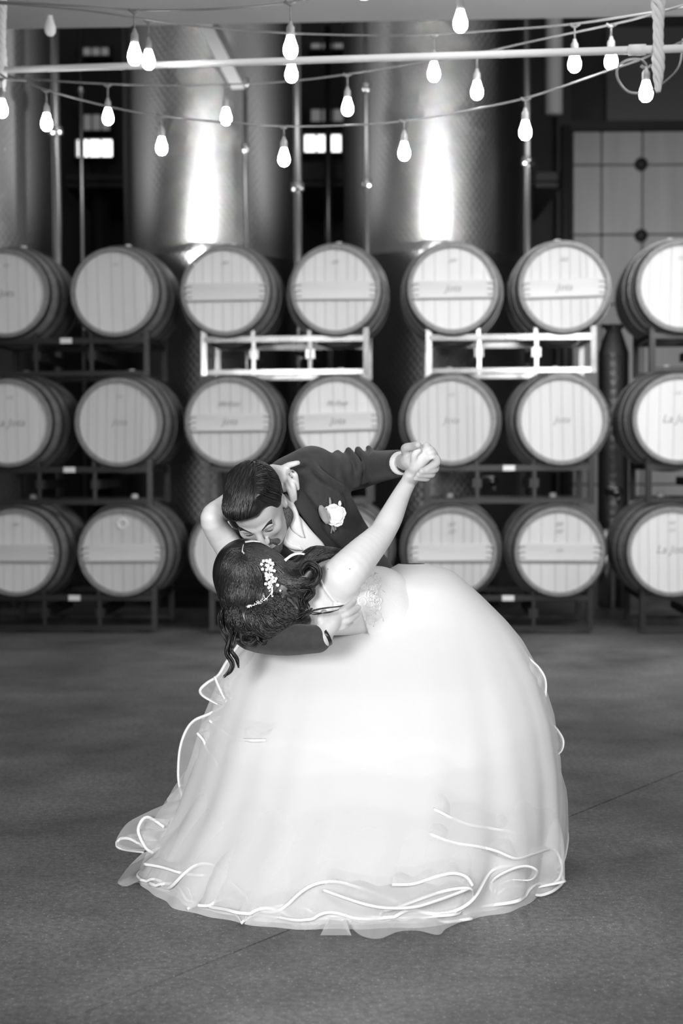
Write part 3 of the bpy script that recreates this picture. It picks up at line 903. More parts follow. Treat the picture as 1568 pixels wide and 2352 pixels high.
head_shape(fl_, L, (hl, hf, hu))
fl_.cone(L(0, -.035, -.05), G['neck'] + Vector((0, .04, -.01)), .052, .048, .02)
fl_.cone(G['neck'] + Vector((0, .04, -.01)), G['chest'], .048, .07, .03)
# arms inside the cloth
fl_.chain([(G['chest'], .07), (G['shL'], .045), (elbL, .034), (wrL, .025)], .02)
fl_.chain([(G['chest'], .07), (G['shR'], .045), (elbR, .034), (wrR, .025)], .02)
# his left hand: back of the hand from the cuff, four fingers curled over hers from the right
fl_.chain([(wrL, .025), (P(936, 1058, 4.09), .024), (P(948, 1052, 4.08), .022)], .012)
fl_.chain([(P(944, 1048, 4.10), .02), (P(975, 1056, 4.12), .018)], .012)
for y0, y1, y2, y3, x1 in ((1042, 1046, 1060, 1072, 1001), (1052, 1058, 1072, 1080, 1002), (1060, 1070, 1084, 1088, 1000), (1068, 1080, 1094, 1096, 990)):
    pass
for pts in ([(970, 1050, 4.12, .0125), (997, 1050, 4.08, .0115), (1003, 1063, 4.045, .0105), (980, 1077, 4.03, .0095)],
            [(968, 1058, 4.12, .012), (993, 1064, 4.09, .0115), (999, 1078, 4.05, .0105), (968, 1082, 4.025, .0095)],
            [(966, 1066, 4.12, .012), (986, 1078, 4.09, .011), (991, 1090, 4.055, .010), (960, 1090, 4.03, .009)],
            [(964, 1074, 4.12, .011), (978, 1090, 4.09, .0098), (980, 1099, 4.06, .009), (954, 1098, 4.035, .008)]):
    fl_.chain([(P(x, y, d), r) for x, y, d, r in pts], .004)
fl_.chain([(P(936, 1048, 4.09), .014), (P(930, 1030, 4.06), .0125), (P(947, 1025, 4.04), .0115), (P(959, 1022, 4.02), .0105)], .006)
# his right hand lying on her back
fl_.chain([(wrR, .025), (P(745, 1450, 3.74), .026), (P(762, 1432, 3.745), .024)], .012)
fl_.cone(P(750, 1438, 3.745), P(772, 1418, 3.75), .020, .018, .012)
for pts in ([(765, 1416, 3.75, .0105), (792, 1398, 3.75, .0095), (812, 1382, 3.78, .0085)],
            [(770, 1424, 3.75, .0105), (798, 1410, 3.75, .0095), (822, 1396, 3.78, .0085)],
            [(770, 1434, 3.75, .0105), (798, 1426, 3.75, .0095), (820, 1412, 3.78, .008)],
            [(766, 1442, 3.75, .0095), (788, 1440, 3.75, .0088), (806, 1430, 3.78, .0075)]):
    fl_.chain([(P(x, y, d), r) for x, y, d, r in pts], .004)
fl_.chain([(P(745, 1442, 3.745), .014), (P(736, 1424, 3.735), .0115), (P(744, 1408, 3.745), .010)], .006)
gs_me = fl_.mesh('body', M['skin2'], 1)
put('body', gs_me, groom); del fl_
GS = bvh_of(gs_me)

# --- jacket
jk = Field(*bounds([G['neck'], elbL, wrL, elbR, wrR, G['hip'], G['shL'], G['shR'], P(690, 1030, 4.3)], .22), .004)
jaxis = (G['hip'] - G['neck']).normalized(); jside = (G['shL'] - G['shR']); jside = (jside - jaxis * jside.dot(jaxis)).normalized(); jdep = jaxis.cross(jside).normalized()
jk.ell(G['chest'] + jaxis * .02, (jside, jaxis, jdep), (.175, .17, .12), .05)
jk.ell(G['waist'] - jaxis * .02, (jside, jaxis, jdep), (.135, .18, .115), .08)
jk.ell(G['hip'] - jaxis * .03, (jside, jaxis, jdep), (.15, .12, .12), .06)
jk.cone(P(668, 1110, 4.24), P(715, 1076, 4.24), .066, .064, .05)       # collar to shoulder top
jk.cone(P(668, 1110, 4.24), G['chest'], .07, .1, .05)
jk.chain([(P(716, 1084, 4.23), .066), (P(765, 1088, 4.31), .062), (P(822, 1082, 4.39), .056), (elbL, .052), (P(880, 1070, 4.28), .046), (P(914, 1065, 4.17), .041)], .03)
jk.chain([(G['shR'], .068), (P(556, 1360, 4.06), .06), (elbR, .054), (P(640, 1466, 3.80), .046), (P(728, 1468, 3.735), .037)], .03)
# folds of the sleeve where the arm bends, seen as ridges
for a, b, c, r in (((775, 1040, 4.32), (800, 1075, 4.27), (798, 1120, 4.30), .008), ((800, 1034, 4.34), (824, 1068, 4.29), (818, 1112, 4.31), .009),
                   ((822, 1032, 4.36), (843, 1062, 4.31), (836, 1104, 4.33), .009), ((752, 1048, 4.29), (776, 1090, 4.22), (780, 1125, 4.24), .007),
                   ((700, 1050, 4.2), (740, 1090, 4.14), (782, 1120, 4.2), .010), ((846, 1028, 4.36), (862, 1058, 4.30), (856, 1092, 4.31), .007)):
    pp = smooth_path([a, b, c], 8); jk.chain([(P(*q), r + .001) for q in pp], .016)
for a, b in (((860, 1045, 4.29), (905, 1052, 4.17)), ((868, 1080, 4.27), (905, 1078, 4.17))): jk.cone(P(*a), P(*b), .006, .004, .02)
j_me = jk.mesh('jacket', M['jacket'], 2); put('jacket', j_me, groom); del jk
JB = bvh_of(j_me)
# collar, shirt, lapels lie on the chest
drape('shirt', [(652, 1135), (662, 1160), (690, 1188), (716, 1220), (742, 1248), (748, 1268)], [(648, 1165), (650, 1210), (640, 1240), (655, 1262), (690, 1278), (705, 1282)], 22, 12, [JB], .022, M['shirt'], .004, groom, 4.05, puff=.012)
sh = drape('shirt_collar', [(650, 1138), (660, 1158), (663, 1185), (668, 1215), (690, 1232)], [(656, 1134), (676, 1160), (688, 1190), (694, 1215), (700, 1236)], 14, 6, [JB], .034, M['shirt'], .004, groom, 4.02, puff=.006)
sh2 = drape('shirt_collar', [(648, 1222), (655, 1236), (668, 1248), (690, 1256)], [(642, 1238), (652, 1252), (672, 1262), (696, 1264)], 12, 5, [JB], .034, M['shirt'], .004, groom, 4.02, puff=.006)
bm = bmesh.new()
for q in ((712, 1252), (731, 1266)): 
    c, _ = hit([JB], q[0], q[1], .030); bmesh.ops.create_uvsphere(bm, u_segments=10, v_segments=6, radius=.0045, matrix=Matrix.Translation(c))
put('shirt_button', bm_mesh('shirt_button', bm, M['white'], True), groom)
drape('lapel', [(654, 1120), (668, 1150), (692, 1184), (722, 1222), (748, 1252), (790, 1300)], [(668, 1098), (694, 1128), (728, 1175), (738, 1215), (765, 1246), (802, 1300)], 26, 8, [JB], .028, M['lapel'], .005, groom, 4.1, puff=.004)
drape('lapel', [(640, 1232), (652, 1252), (680, 1272), (720, 1290)], [(632, 1250), (642, 1280), (670, 1300), (712, 1312)], 16, 8, [JB], .030, M['lapel'], .005, groom, 4.05, puff=.004)
drape('pocket_welt', [(780, 1128), (788, 1150), (790, 1172)], [(784, 1126), (793, 1149), (796, 1170)], 8, 3, [JB], .004, M['lapel'], .003, groom)
# cuffs and watch
def ringband(name, a, b, r0, r1, m, parent):
    bm = bmesh.new(); n = (b - a).normalized()
    tube(bm, [a, a.lerp(b, .5), b], [r0, (r0 + r1) / 2, r1], 22); return put(name, bm_mesh(name, bm, m, True), parent)
ringband('shirt_cuff', P(904, 1066, 4.20), P(926, 1063, 4.13), .036, .0345, M['shirt'], groom)
ringband('shirt_cuff', P(716, 1467, 3.745), P(743, 1466, 3.73), .034, .031, M['shirt'], groom)
ringband('wristwatch', P(927, 1064, 4.13), P(933, 1063, 4.12), .029, .029, M['watch'], groom)
ringband('wristwatch', P(743, 1464, 3.732), P(750, 1460, 3.735), .028, .028, M['watch'], groom)
# trousers and shoes (behind the gown)
tr = Field(*bounds([G['hip'], P(820, 1060, 4.8), P(1010, 1060, 4.95), Vector((G['hip'].x - .15, 4.6, 0)), Vector((G['hip'].x + .3, 5.0, 0))], .16), .008)
hp = G['hip'] + Vector((0, .06, -.02))
feet = [Vector((.0, 4.86, .09)), Vector((.26, 4.92, .09))]
tr.ell(hp, ((1, 0, 0), (0, 1, 0), (0, 0, 1)), (.16, .12, .12), .05)
for s_, ft in zip((-1, 1), feet):
    kn = Vector(((hp.x + s_ * .09 + ft.x) / 2, 4.72, .47))
    tr.chain([(hp + Vector((s_ * .08, 0, -.05)), .095), (kn, .068), (ft, .055)], .03)
tr.cut((0, 0, -1), (0, 0, .06))
put('trousers', tr.mesh('trousers', M['trouser'], 1), groom); del tr
for ft in feet:
    b_ = Vector((ft.x, ft.y, 0))
    fs_ = Field(b_ + Vector((-.1, -.25, 0)) - Vector((0, 0, .02)), b_ + Vector((.1, .15, .16)), .005)
    fs_.ell(b_ + Vector((0, -.08, .035)), ((1, 0, 0), (0, 1, 0), (0, 0, 1)), (.045, .13, .038), .02)
    fs_.ell(b_ + Vector((0, .03, .05)), ((1, 0, 0), (0, 1, 0), (0, 0, 1)), (.04, .06, .05), .03)
    fs_.cut((0, 0, -1), (0, 0, .003))
    put('shoe', fs_.mesh('shoe', M['shoe'], 1), groom)

# --- his hair: cap swept to one side plus strands
hf_ = Field(*bounds([hc], .17), .0028)
AXg = (hl, hf, hu)
hf_.ell(L(0, -.018, .040), AXg, (.081, .097, .088), .02)
hf_.ell(L(-.012, .052, .088), AXg, (.058, .050, .032), .03)
hf_.ell(L(.02, .0, .115), AXg, (.05, .07, .022), .02)
hf_.ell(L(-.068, -.005, .008), AXg, (.026, .045, .048), .015)
hf_.ell(L(0, -.06, -.03), AXg, (.066, .05, .05), .03)
hf_.ell(L(.05, .088, .050), AXg, (.024, .03, .026), .01, carve=True)
# keep only the hair side of the hairline: back of forehead plane, above the ears
cutn = hf * .80 - hu * .60
hf_.cut(tuple(cutn), tuple(L(0, .098, .082)))
hf_.ell(L(-.060, .036, .022), AXg, (.018, .034, .036), .012)
gh = hf_.mesh('hair', M['hair'], 1)
gho = put('hair', gh, groom); HB = bvh_of(gh); del hf_
bm = bmesh.new(); bm2 = bmesh.new(); r_ = random.Random(5)
for i in range(1100):
    # start along the parting (side) and comb across the crown towards his right and down the front
    l0 = r_.uniform(-.07, .07); f0 = r_.uniform(-.10, .07)
    pts = []
    left = l0 > .036
    for k in range(8):
        t = k / 7
        if left: q = (l0 + t * .035, f0 - t * .03, .12 - t * .10)
        else: q = (l0 - t * .03, f0 + .075 * t, .13 - .02 * t)
        dirv = (L(*q) - L(0, -.01, .02)).normalized()
        h_ = HB.ray_cast(L(0, -.01, .02), dirv)
        if h_[0] is None: break
        pts.append(h_[0] + dirv * (.0008 + .0026 * math.sin(math.pi * t) + .0012 * math.sin(i * 1.7 + k)))
    if len(pts) < 6: continue
    tube(bm if i % 5 else bm2, pts, [.0011, .0016, .0018, .0018, .0016, .0013, .0009, .0005][:len(pts)], 4, cap=False)
put('hair_strands', bm_mesh('hair_strands', bm, M['hair'], True), groom)
put('hair_strands', bm_mesh('hair_strands', bm2, M['hair_hi'], True), groom)
# brows, lashes, stubble
def lines_on(name, strokes, rad, m, parent, off=.0006):
    bm = bmesh.new()
    for st in strokes:
        pts = []
        for q in st:
            d_ = (L(*q) - L(0, .0, q[2])).normalized()
            h_ = GS.ray_cast(L(*q) + d_ * .06, -d_)
            pts.append((h_[0] if h_[0] is not None else L(*q)) + d_ * off)
        tube(bm, pts, [rad * (1 - .5 * abs(2 * k / (len(pts) - 1) - 1)) for k in range(len(pts))], 5)
    return put(name, bm_mesh(name, bm, m, True), parent)
for q in (-1, 1):
    st = []
    for k in range(26):
        t = k / 25; x = q * (.013 + .036 * t); z = .017 + .008 * math.sin(t * 2.4)
        st.append([(x, .085, z - .003), (x + q * .004, .085, z + .001), (x + q * .008, .085, z + .003)])
    lines_on('eyebrow', st, .0013, M['brow'], groom, .001)
    lines_on('eyelashes', [[(q * (.018 + .004 * k), .09, -.007 - .0025 * math.sin(k / 6 * math.pi)) for k in range(7)]], .0014, M['brow'], groom, .0012)
bf_ = Field(*bounds([hc], .16), .0022)
for q in (-1, 1):
    bf_.cone(L(q * .0555, -.002, -.045), L(q * .054, .0, -.064), .020, .0225, .02)
    bf_.cone(L(q * .054, .0, -.064), L(q * .012, .066, -.110), .0215, .0200, .03)
bf_.ell(L(0, .080, -.101), AXh, (.0235, .0205, .0205), .02)
bf_.cone(L(-.016, .091, -.050), L(.016, .091, -.050), .0052, .0052, .008)
for q in (-1, 1): bf_.cone(L(q * .018, .089, -.052), L(q * .030, .076, -.075), .0062, .009, .01)
put('beard', bf_.mesh('beard', M['beard'], 1), groom); del bf_

# --- boutonniere
bc, _ = hit([JB], 768, 1182, .014)
bo = put('boutonniere', None, groom) if False else None
bm = bmesh.new(); tube(bm, [P(762, 1182, 4.12) * 0 + hit([JB], 760, 1225, .008)[0], hit([JB], 766, 1195, .012)[0], bc], .003, 6)
bo = put('boutonniere', bm_mesh('boutonniere', bm, M['leaf'], True), groom); bo['label'] = 'white rose boutonniere with leaves'
def petal(name, c, u, v, n, la, lb, cup, m, parent, pointed=0):
    vs = []; fs = []; A_, B_ = 7, 9
    for i in range(A_):
        s0 = i / (A_ - 1)
        for j in range(B_):
            a = (j / (B_ - 1) * 2 - 1)
            wv = math.sin(math.pi * (s0 * .86 + .07)) ** (.6 + pointed)
            p_ = c + u * (s0 * la) + v * (a * lb * wv) + n * (cup * (s0 ** 1.5) + cup * .9 * a * a * wv)
            vs.append(p_)
    for i in range(A_ - 1):
        for j in range(B_ - 1): fs.append((i * B_ + j, i * B_ + j + 1, (i + 1) * B_ + j + 1, (i + 1) * B_ + j))
    o = put(name, mesh(name, vs, fs, m), parent); md = o.modifiers.new('thickness', 'SOLIDIFY'); md.thickness = .0008; return o
nC = (CAM - bc).normalized()
e1_ = Vector((0, 0, 1)).cross(nC).normalized(); e2_ = nC.cross(e1_)
fl = Field(bc - Vector((.05,) * 3), bc + Vector((.05,) * 3), .0025)
fl.ell(bc, (e1_, e2_, nC), (.020, .023, .016), .01)
fl.ell(bc + e1_ * .004 - e2_ * .006, (e1_, e2_, nC), (.022, .018, .014), .01)
put('rose_heart', fl.mesh('rose_heart', M['petal'], 1), bo)
for i in range(11):
    a = i * 2.399; rr = .5 + .5 * (i / 11)
    u = (e1_ * math.cos(a) + e2_ * math.sin(a)); v = nC.cross(u)
    petal('petal', bc + u * .004 + nC * (.012 - .012 * rr), u, v, nC, .028 * rr + .006, .018, .008, M['petal'], bo)
c2 = hit([JB], 742, 1180, .010)[0]
petal('leaf', c2 - e2_ * .030 + e1_ * .012, (e2_ * 1 - e1_ * .35).normalized(), e1_, nC, .058, .014, .005, M['leaf'], bo, .3)
for (x0, y0, x1, y1, w_) in ((759, 1165, 757, 1142, .003), (780, 1164, 780, 1150, .0045), (765, 1198, 771, 1218, .004), (760, 1200, 768, 1222, .003)):
    a_ = hit([JB], x0, y0, .012)[0]; b_ = hit([JB], x1, y1, .014)[0]; u = (b_ - a_)
    petal('leaf', a_, u.normalized(), u.normalized().cross(nC), nC, u.length, w_, .002, M['petal'] if x0 == 780 else M['leaf'], bo, .3)

# ================================================================== BRIDE
bride = empty('person', Vector((.05, 4.1, 0)), 'woman in a white strapped gown and dark wavy hair, dipped backwards, right arm raised', 'person')
WORLD[bride.name] = Matrix.Translation(bride.location)
bh = P(574, 1330, 3.90)
bf, bu, bl = orth((.25, .45, .85), (-.5, -.72, .42))
def LB(l, f, u): return bh + bl * l + bf * f + bu * u
B = dict(neck=P(672, 1372, 3.90), mid=P(765, 1372, 3.96), waist=P(862, 1405, 4.08), shR=P(792, 1318, 3.84), shL=P(610, 1345, 4.05))
elb, wr = P(878, 1222, 3.96), P(944, 1096, 4.12)
elbF, wrF = P(487, 1190, 4.00), P(626, 1086, 4.13)
bs = Field(*bounds([bh, B['waist'], P(1000, 1015, 4.1), elbF, elb, P(650, 1460, 3.9), P(690, 1060, 4.1)], .13), .0026)
_hl = hl
hl = bl
head_shape(bs, LB, (bl, bf, bu), True)
hl = _hl
spn = (B['waist'] - B['neck']).normalized(); up_ = Vector((0, 0, 1)); sdv = spn.cross(up_).normalized(); upp = sdv.cross(spn).normalized()
bs.cone(LB(0, -.02, -.05), B['neck'], .05, .05, .03)
bs.cone(B['neck'], B['mid'] - spn * .03, .05, .085, .05)
bs.ell(B['mid'] - spn * .0, (spn, sdv, upp), (.13, .105, .088), .05)
bs.ell(P(735, 1392, 3.92), (spn, sdv, upp), (.07, .05, .055), .05)
bs.ell(P(752, 1405, 3.89), (spn, sdv, upp), (.055, .035, .04), .04)       # shoulder blade
bs.cone(B['mid'], B['waist'], .085, .085, .05)
bs.chain([(B['neck'] + Vector((.0, .03, .02)), .045), (B['shL'], .045)], .04)
# raised right arm
bs.chain([(P(765, 1345, 3.87), .058), (B['shR'], .056), (P(830, 1276, 3.88), .048), (P(862, 1242, 3.93), .040), (elb, .036), (P(897, 1188, 4.00), .034), (P(922, 1135, 4.07), .0255), (wr, .021)], .03)
# right hand clasped in his
bs.chain([(wr, .021), (P(950, 1078, 4.10), .022), (P(958, 1062, 4.075), .024), (P(966, 1050, 4.07), .022)], .012)
bs.cone(P(952, 1066, 4.08), P(975, 1048, 4.075), .018, .017, .012)
for pts in ([(962, 1040, 4.07, .0105), (972, 1028, 4.06, .0095), (982, 1024, 4.075, .0085), (990, 1034, 4.10, .008)],
            [(970, 1044, 4.07, .0105), (981, 1034, 4.055, .0095), (991, 1032, 4.07, .0085), (998, 1042, 4.10, .008)],
            [(975, 1050, 4.07, .010), (987, 1041, 4.055, .009), (997, 1040, 4.07, .008), (1002, 1050, 4.10, .0075)],
            [(978, 1056, 4.07, .009), (990, 1049, 4.057, .008), (1000, 1050, 4.075, .0075)]):
    bs.chain([(P(x, y, d), r) for x, y, d, r in pts], .003)
bs.chain([(P(952, 1062, 4.065), .013), (P(951, 1046, 4.045), .0105), (P(960, 1035, 4.04), .0095)], .005)
# left arm round his neck
bs.chain([(B['shL'], .048), (P(560, 1300, 4.08), .044), (P(513, 1238, 4.05), .040), (elbF, .033), (P(520, 1165, 4.06), .036), (P(575, 1122, 4.12), .030), (wrF, .022)], .02)
bs.chain([(wrF, .022), (P(640, 1092, 4.115), .024), (P(650, 1100, 4.10), .022)], .012)
bs.cone(P(640, 1084, 4.115), P(655, 1082, 4.10), .018, .015, .012)
bs.cone(P(645, 1098, 4.11), P(660, 1108, 4.10), .018, .014, .012)
for pts in ([(646, 1078, 4.11, .010), (662, 1069, 4.095, .009), (676, 1065, 4.09, .008), (684, 1063, 4.095, .0068)],
            [(656, 1084, 4.10, .0098), (675, 1089, 4.065, .0088), (680, 1104, 4.075, .0078), (683, 1122, 4.09, .0066)],
            [(658, 1094, 4.10, .0104), (670, 1110, 4.07, .0094), (675, 1130, 4.075, .0082), (677, 1146, 4.09, .0068)],
            [(655, 1100, 4.10, .0104), (662, 1118, 4.075, .0094), (668, 1136, 4.075, .0082), (671, 1152, 4.09, .0068)]):
    bs.chain([(P(x, y, d), r) for x, y, d, r in pts], .003)
bs.chain([(P(640, 1104, 4.10), .013), (P(650, 1122, 4.085), .0105), (P(660, 1121, 4.075), .0085)], .004)
b_me = bs.mesh('body', M['skin'], 1); put('body', b_me, bride)
BS = bvh_of(b_me)
def nail(c, tip, wd=.0045, lg=.007):
    d_ = (tip - c).normalized(); n_ = (CAM - tip).normalized(); s_ = d_.cross(n_).normalized()
    vs = []; fs = []
    for i in range(5):
        for j in range(5):
            a = i / 4; b_ = j / 4 * 2 - 1
            vs.append(tip + d_ * (a * lg - lg * .4) + s_ * (b_ * wd * (1 - .35 * a * a)) + n_ * (.0066 - .002 * b_ * b_))
    for i in range(4):
        for j in range(4): fs.append((i * 5 + j, i * 5 + j + 1, i * 5 + j + 6, i * 5 + j + 5))
    put('fingernail', mesh('fingernail', vs, fs, M['nail']), bride)
nail(P(680, 1104, 4.075), P(683, 1121, 4.09)); nail(P(675, 1130, 4.075), P(677, 1146, 4.09)); nail(P(668, 1136, 4.075), P(671, 1152, 4.09)); nail(P(676, 1065, 4.09), P(683, 1063, 4.095))
rp = P(670, 1087, 4.068)
vs, fs = lathe([(.0092, -.001), (.0106, -.001), (.0106, .001), (.0092, .001), (.0092, -.001)], 20)
rq = (P(675, 1089, 4.065) - P(656, 1084, 4.10)).to_track_quat('Z', 'Y')
rg = put('ring', mesh('ring', [rq @ Vector(v) + rp for v in vs], fs, M['silver']), bride)
bm = bmesh.new(); bmesh.ops.create_icosphere(bm, subdivisions=1, radius=.0045, matrix=Matrix.Translation(P(672, 1083, 4.05))); put('gem', bm_mesh('gem', bm, M['silver']), rg)

# --- gown: bodice (over the torso), skirt, net layers, ribbon edges
bd = Field(*bounds([B['mid'], B['waist'], P(940, 1340, 4.15)], .2), .004)
bd.ell(B['mid'], (spn, sdv, upp), (.135, .110, .093), .05)
bd.cone(B['mid'], B['waist'], .091, .094, .05)
bd.cone(B['waist'], P(930, 1410, 4.2), .094, .10, .06)
bd.ell(P(868, 1345, 4.12), (spn, sdv, upp), (.075, .08, .055), .04)
# neckline across the back: keep the gown side
c1, c2_ = P(808, 1345, 3.9), P(835, 1425, 3.9)
ln = (c2_ - c1); nn = ln.cross(ray(815, 1380)).normalized()
if nn.x < 0: nn = -nn
bd.cut(tuple(-nn), tuple(c1))
bd_me = bd.mesh('bodice', M['lace'], 2)
bdo = put('bodice', bd_me, bride); BD = bvh_of(bd_me)

rows = [(1303, 916, 975, 4.22, .02), (1306, 906, 1003, 4.22, .06), (1320, 893, 1036, 4.21, .10), (1347, 862, 1066, 4.20, .14), (1380, 830, 1100, 4.20, .16),
        (1435, 690, 1152, 4.19, .20), (1480, 560, 1187, 4.18, .25), (1560, 516, 1228, 4.16, .34), (1650, 482, 1252, 4.14, .42), (1750, 455, 1262, 4.12, .48),
        (1830, 425, 1262, 4.10, .52), (1900, 385, 1258, 4.08, .545), (1984, 350, 1246, 4.08, .56)]
def skirt_row(y):
    r0 = rows[0]
    for a, b in zip(rows[:-1], rows[1:]):
        if a[0] <= y <= b[0]:
            t = (y - a[0]) / (b[0] - a[0]); return [a[i] * (1 - t) + b[i] * t for i in range(5)]
    return list(rows[-1]) if y > 1984 else list(r0)
def skirt_point(th, y, grow=0.0, fold=0.0, seed=0):
    _, xl, xr, dc, dr = skirt_row(min(y, 1984))
    z = CH - (min(y, 1984) - 1060) / 797
    wx0 = (xl - 784) / F * dc; wx1 = (xr - 784) / F * dc
    cx = (wx0 + wx1) / 2; rx = (wx1 - wx0) / 2
    c, s_ = math.cos(th), math.sin(th)
    t = max(0, min(1, (y - 1330) / 650))
    e = .92
    X = math.copysign(abs(c) ** e, c); Y = math.copysign(abs(s_) ** e, s_)
    k = 1 + grow / max(rx, .1) + fold * t * (math.sin(th * 13 + 1.3 * math.sin(th * 3 + seed)) * .6 + math.sin(th * 29 + seed) * .4)
    return Vector((cx + rx * X * k, dc + dr * Y * k, z))
def skirt_mesh(name, m, y0, y1, ny, nth, grow, fold, seed=0, hem=None):
    vs = []; fs = []
    for i in range(ny):
        y = y0 + (y1 - y0) * i / (ny - 1)
        for k in range(nth):
            th = 2 * math.pi * k / nth
            g_ = grow(i / (ny - 1)) if callable(grow) else grow
            p = skirt_point(th, y, g_, fold, seed)
            if hem:
                p = hem(p, th, i / (ny - 1))
            vs.append(p)
    for i in range(ny - 1):
        for k in range(nth):
            a = i * nth + k; b = i * nth + (k + 1) % nth; fs.append((a, b, b + nth, a + nth))
    return mesh(name, vs, fs, m)
def smoothrows():
    pass
sk_me = skirt_mesh('skirt', M['satin'], 1303, 1984, 70, 260, 0.0, .018, 2)
sko = put('skirt', sk_me, bride); SK = bvh_of(sk_me)
sko['label'] = 'full white skirt with layers of net'
ov = skirt_mesh('net_overlay', M['tulle_dense'], 1303, 1984, 60, 300, lambda t: .006 + .03 * t, .018, 2)
put('net_overlay', ov, sko)
def ruffle_ring(y0, y1, amp, n, seed, out, m, rib=.0045, zlift=0.0):
    """a net layer right round the skirt whose free edge waves and carries a ribbon"""
    nth = 420; ny = 12; r_ = random.Random(seed); ph = [r_.uniform(0, 6.28) for _ in range(5)]
    def wave(th): return (math.sin(n * th + ph[0] + 1.1 * math.sin(2 * th + ph[1])) * .6 + math.sin((n * 1.7) // 1 * th + ph[2]) * .3 + math.sin((n * .5) // 1 * th + ph[3]) * .35)
    def wave2(th): return math.cos(n * th + ph[0] + 1.1 * math.sin(2 * th + ph[1])) 
    vs = []; fs = []; edge = []
    for i in range(ny):
        t = i / (ny - 1)
        for k in range(nth):
            th = 2 * math.pi * k / nth
            w_ = wave(th); e_ = t ** 1.6
            ysh = y0 + (y1 - y0) * t + 34 * wave2(th) * e_
            p = skirt_point(th + .05 * wave2(th) * e_, min(ysh, 1984), -.02 + (out + .02) * min(1, t * 1.5) + amp * w_ * e_, .018, 2)
            p.z = max(p.z + zlift * t, .012 + .01 * (w_ + 1.3) * (1 - 0) * (1 if t > .9 else .5))
            vs.append(p)
            if i == ny - 1: edge.append(p)
    for i in range(ny - 1):
        for k in range(nth):
            a = i * nth + k; b = i * nth + (k + 1) % nth; fs.append((a, b, b + nth, a + nth))
    o = put('ruffle', mesh('ruffle', vs, fs, m), sko)
    bm = bmesh.new(); tube(bm, edge + [edge[0]], rib, 6, cap=False, flat=.35); put('ribbon_edge', bm_mesh('ribbon_edge', bm, M['ribbon'], True), sko)
ruffle_ring(1560, 1984, .030, 9, 3, .030, M['tulle'], .005)
ruffle_ring(1640, 1925, .026, 8, 12, .035, M['tulle'], .005)
ruffle_ring(1700, 1984, .040, 11, 21, .030, M['tulle'], .0045)
# ruffles followed one by one from the photograph: free edge (ribbon) and where the net is sewn on
def flap(edge, sewn, n=44, m=None, rib=.0046, nv=7, sag=.012, ribbon=True):
    def conv(q):
        return P(q[0], q[1], q[2]) if q[2] > 1 else PZ(q[0], q[1], q[2])
    E = smooth_path([tuple(conv(q)) for q in edge], n); S = smooth_path([tuple(conv(q)) for q in sewn], n)
    # the sewn side lies on the skirt, the free side stands off it
    def onto(v, off, both):
        v = Vector(v); d_ = (v - CAM); L_ = d_.length; d_.normalize()
        h_ = SK.ray_cast(CAM, d_)
        if h_[0] is None: return v
        if both or L_ > h_[3] - off: return h_[0] - d_ * off
        return v
    E = [onto(v, .022 + .01 * math.sin(i * .4), False) for i, v in enumerate(E)]; S = [onto(v, -.004, True) for v in S]
    vs = []; fs = []
    for i in range(n):
        for j in range(nv):
            t = j / (nv - 1); p = Vector(E[i]).lerp(Vector(S[i]), t)
            p += Vector((0, -1, .3)) * sag * math.sin(math.pi * t) * (1 + .6 * math.sin(i * .55))
            p.z = max(p.z, .006); vs.append(p)
    for i in range(n - 1):
        for j in range(nv - 1): fs.append((i * nv + j, i * nv + j + 1, (i + 1) * nv + j + 1, (i + 1) * nv + j))
    put('ruffle', mesh('ruffle', vs, fs, m or M['tulle']), sko)
    if ribbon:
        bm = bmesh.new(); tube(bm, [Vector((p[0], p[1], max(p[2], rib))) for p in E], rib, 6, flat=.4); put('ribbon_edge', bm_mesh('ribbon_edge', bm, M['ribbon'], True), sko)
SD = 4.08
# left side
flap([(552, 1474, 4.0), (520, 1520, 4.02), (500, 1552, 4.03), (476, 1568, 4.04), (460, 1584, 4.04), (466, 1598, 4.02), (490, 1612, 4.0), (514, 1622, 4.0)],
     [(600, 1490, 4.0), (570, 1540, 4.0), (545, 1570, 4.0), (535, 1590, 4.0), (530, 1605, 4.0), (530, 1615, 4.0), (530, 1625, 4.0), (530, 1635, 4.0)])
flap([(492, 1554, 3.99), (505, 1585, 3.98), (520, 1612, 3.98)], [(530, 1550, 4.0), (540, 1590, 4.0), (548, 1620, 4.0)], n=20)
flap([(514, 1622, 4.0), (480, 1640, 4.0), (446, 1655, 4.02), (426, 1680, 4.03), (413, 1720, 4.03), (409, 1770, 4.02), (411, 1800, 4.0), (418, 1830, 3.98)],
     [(550, 1640, 4.0), (520, 1665, 4.0), (500, 1685, 4.0), (490, 1710, 4.0), (482, 1740, 4.0), (478, 1775, 4.0), (475, 1810, 4.0), (470, 1845, 4.0)])
flap([(480, 1655, 3.97), (500, 1670, 3.96), (530, 1692, 3.95), (570, 1700, 3.93), (610, 1700, 3.92)], [(520, 1630, 4.0), (545, 1640, 3.97), (570, 1650, 3.95), (600, 1655, 3.93), (640, 1655, 3.92)], n=24)
flap([(452, 1684, 3.96), (466, 1700, 3.95), (475, 1722, 3.94), (490, 1740, 3.93), (500, 1760, 3.92)], [(480, 1660, 3.97), (500, 1680, 3.96), (510, 1700, 3.95), (520, 1722, 3.93), (530, 1745, 3.92)], n=24)
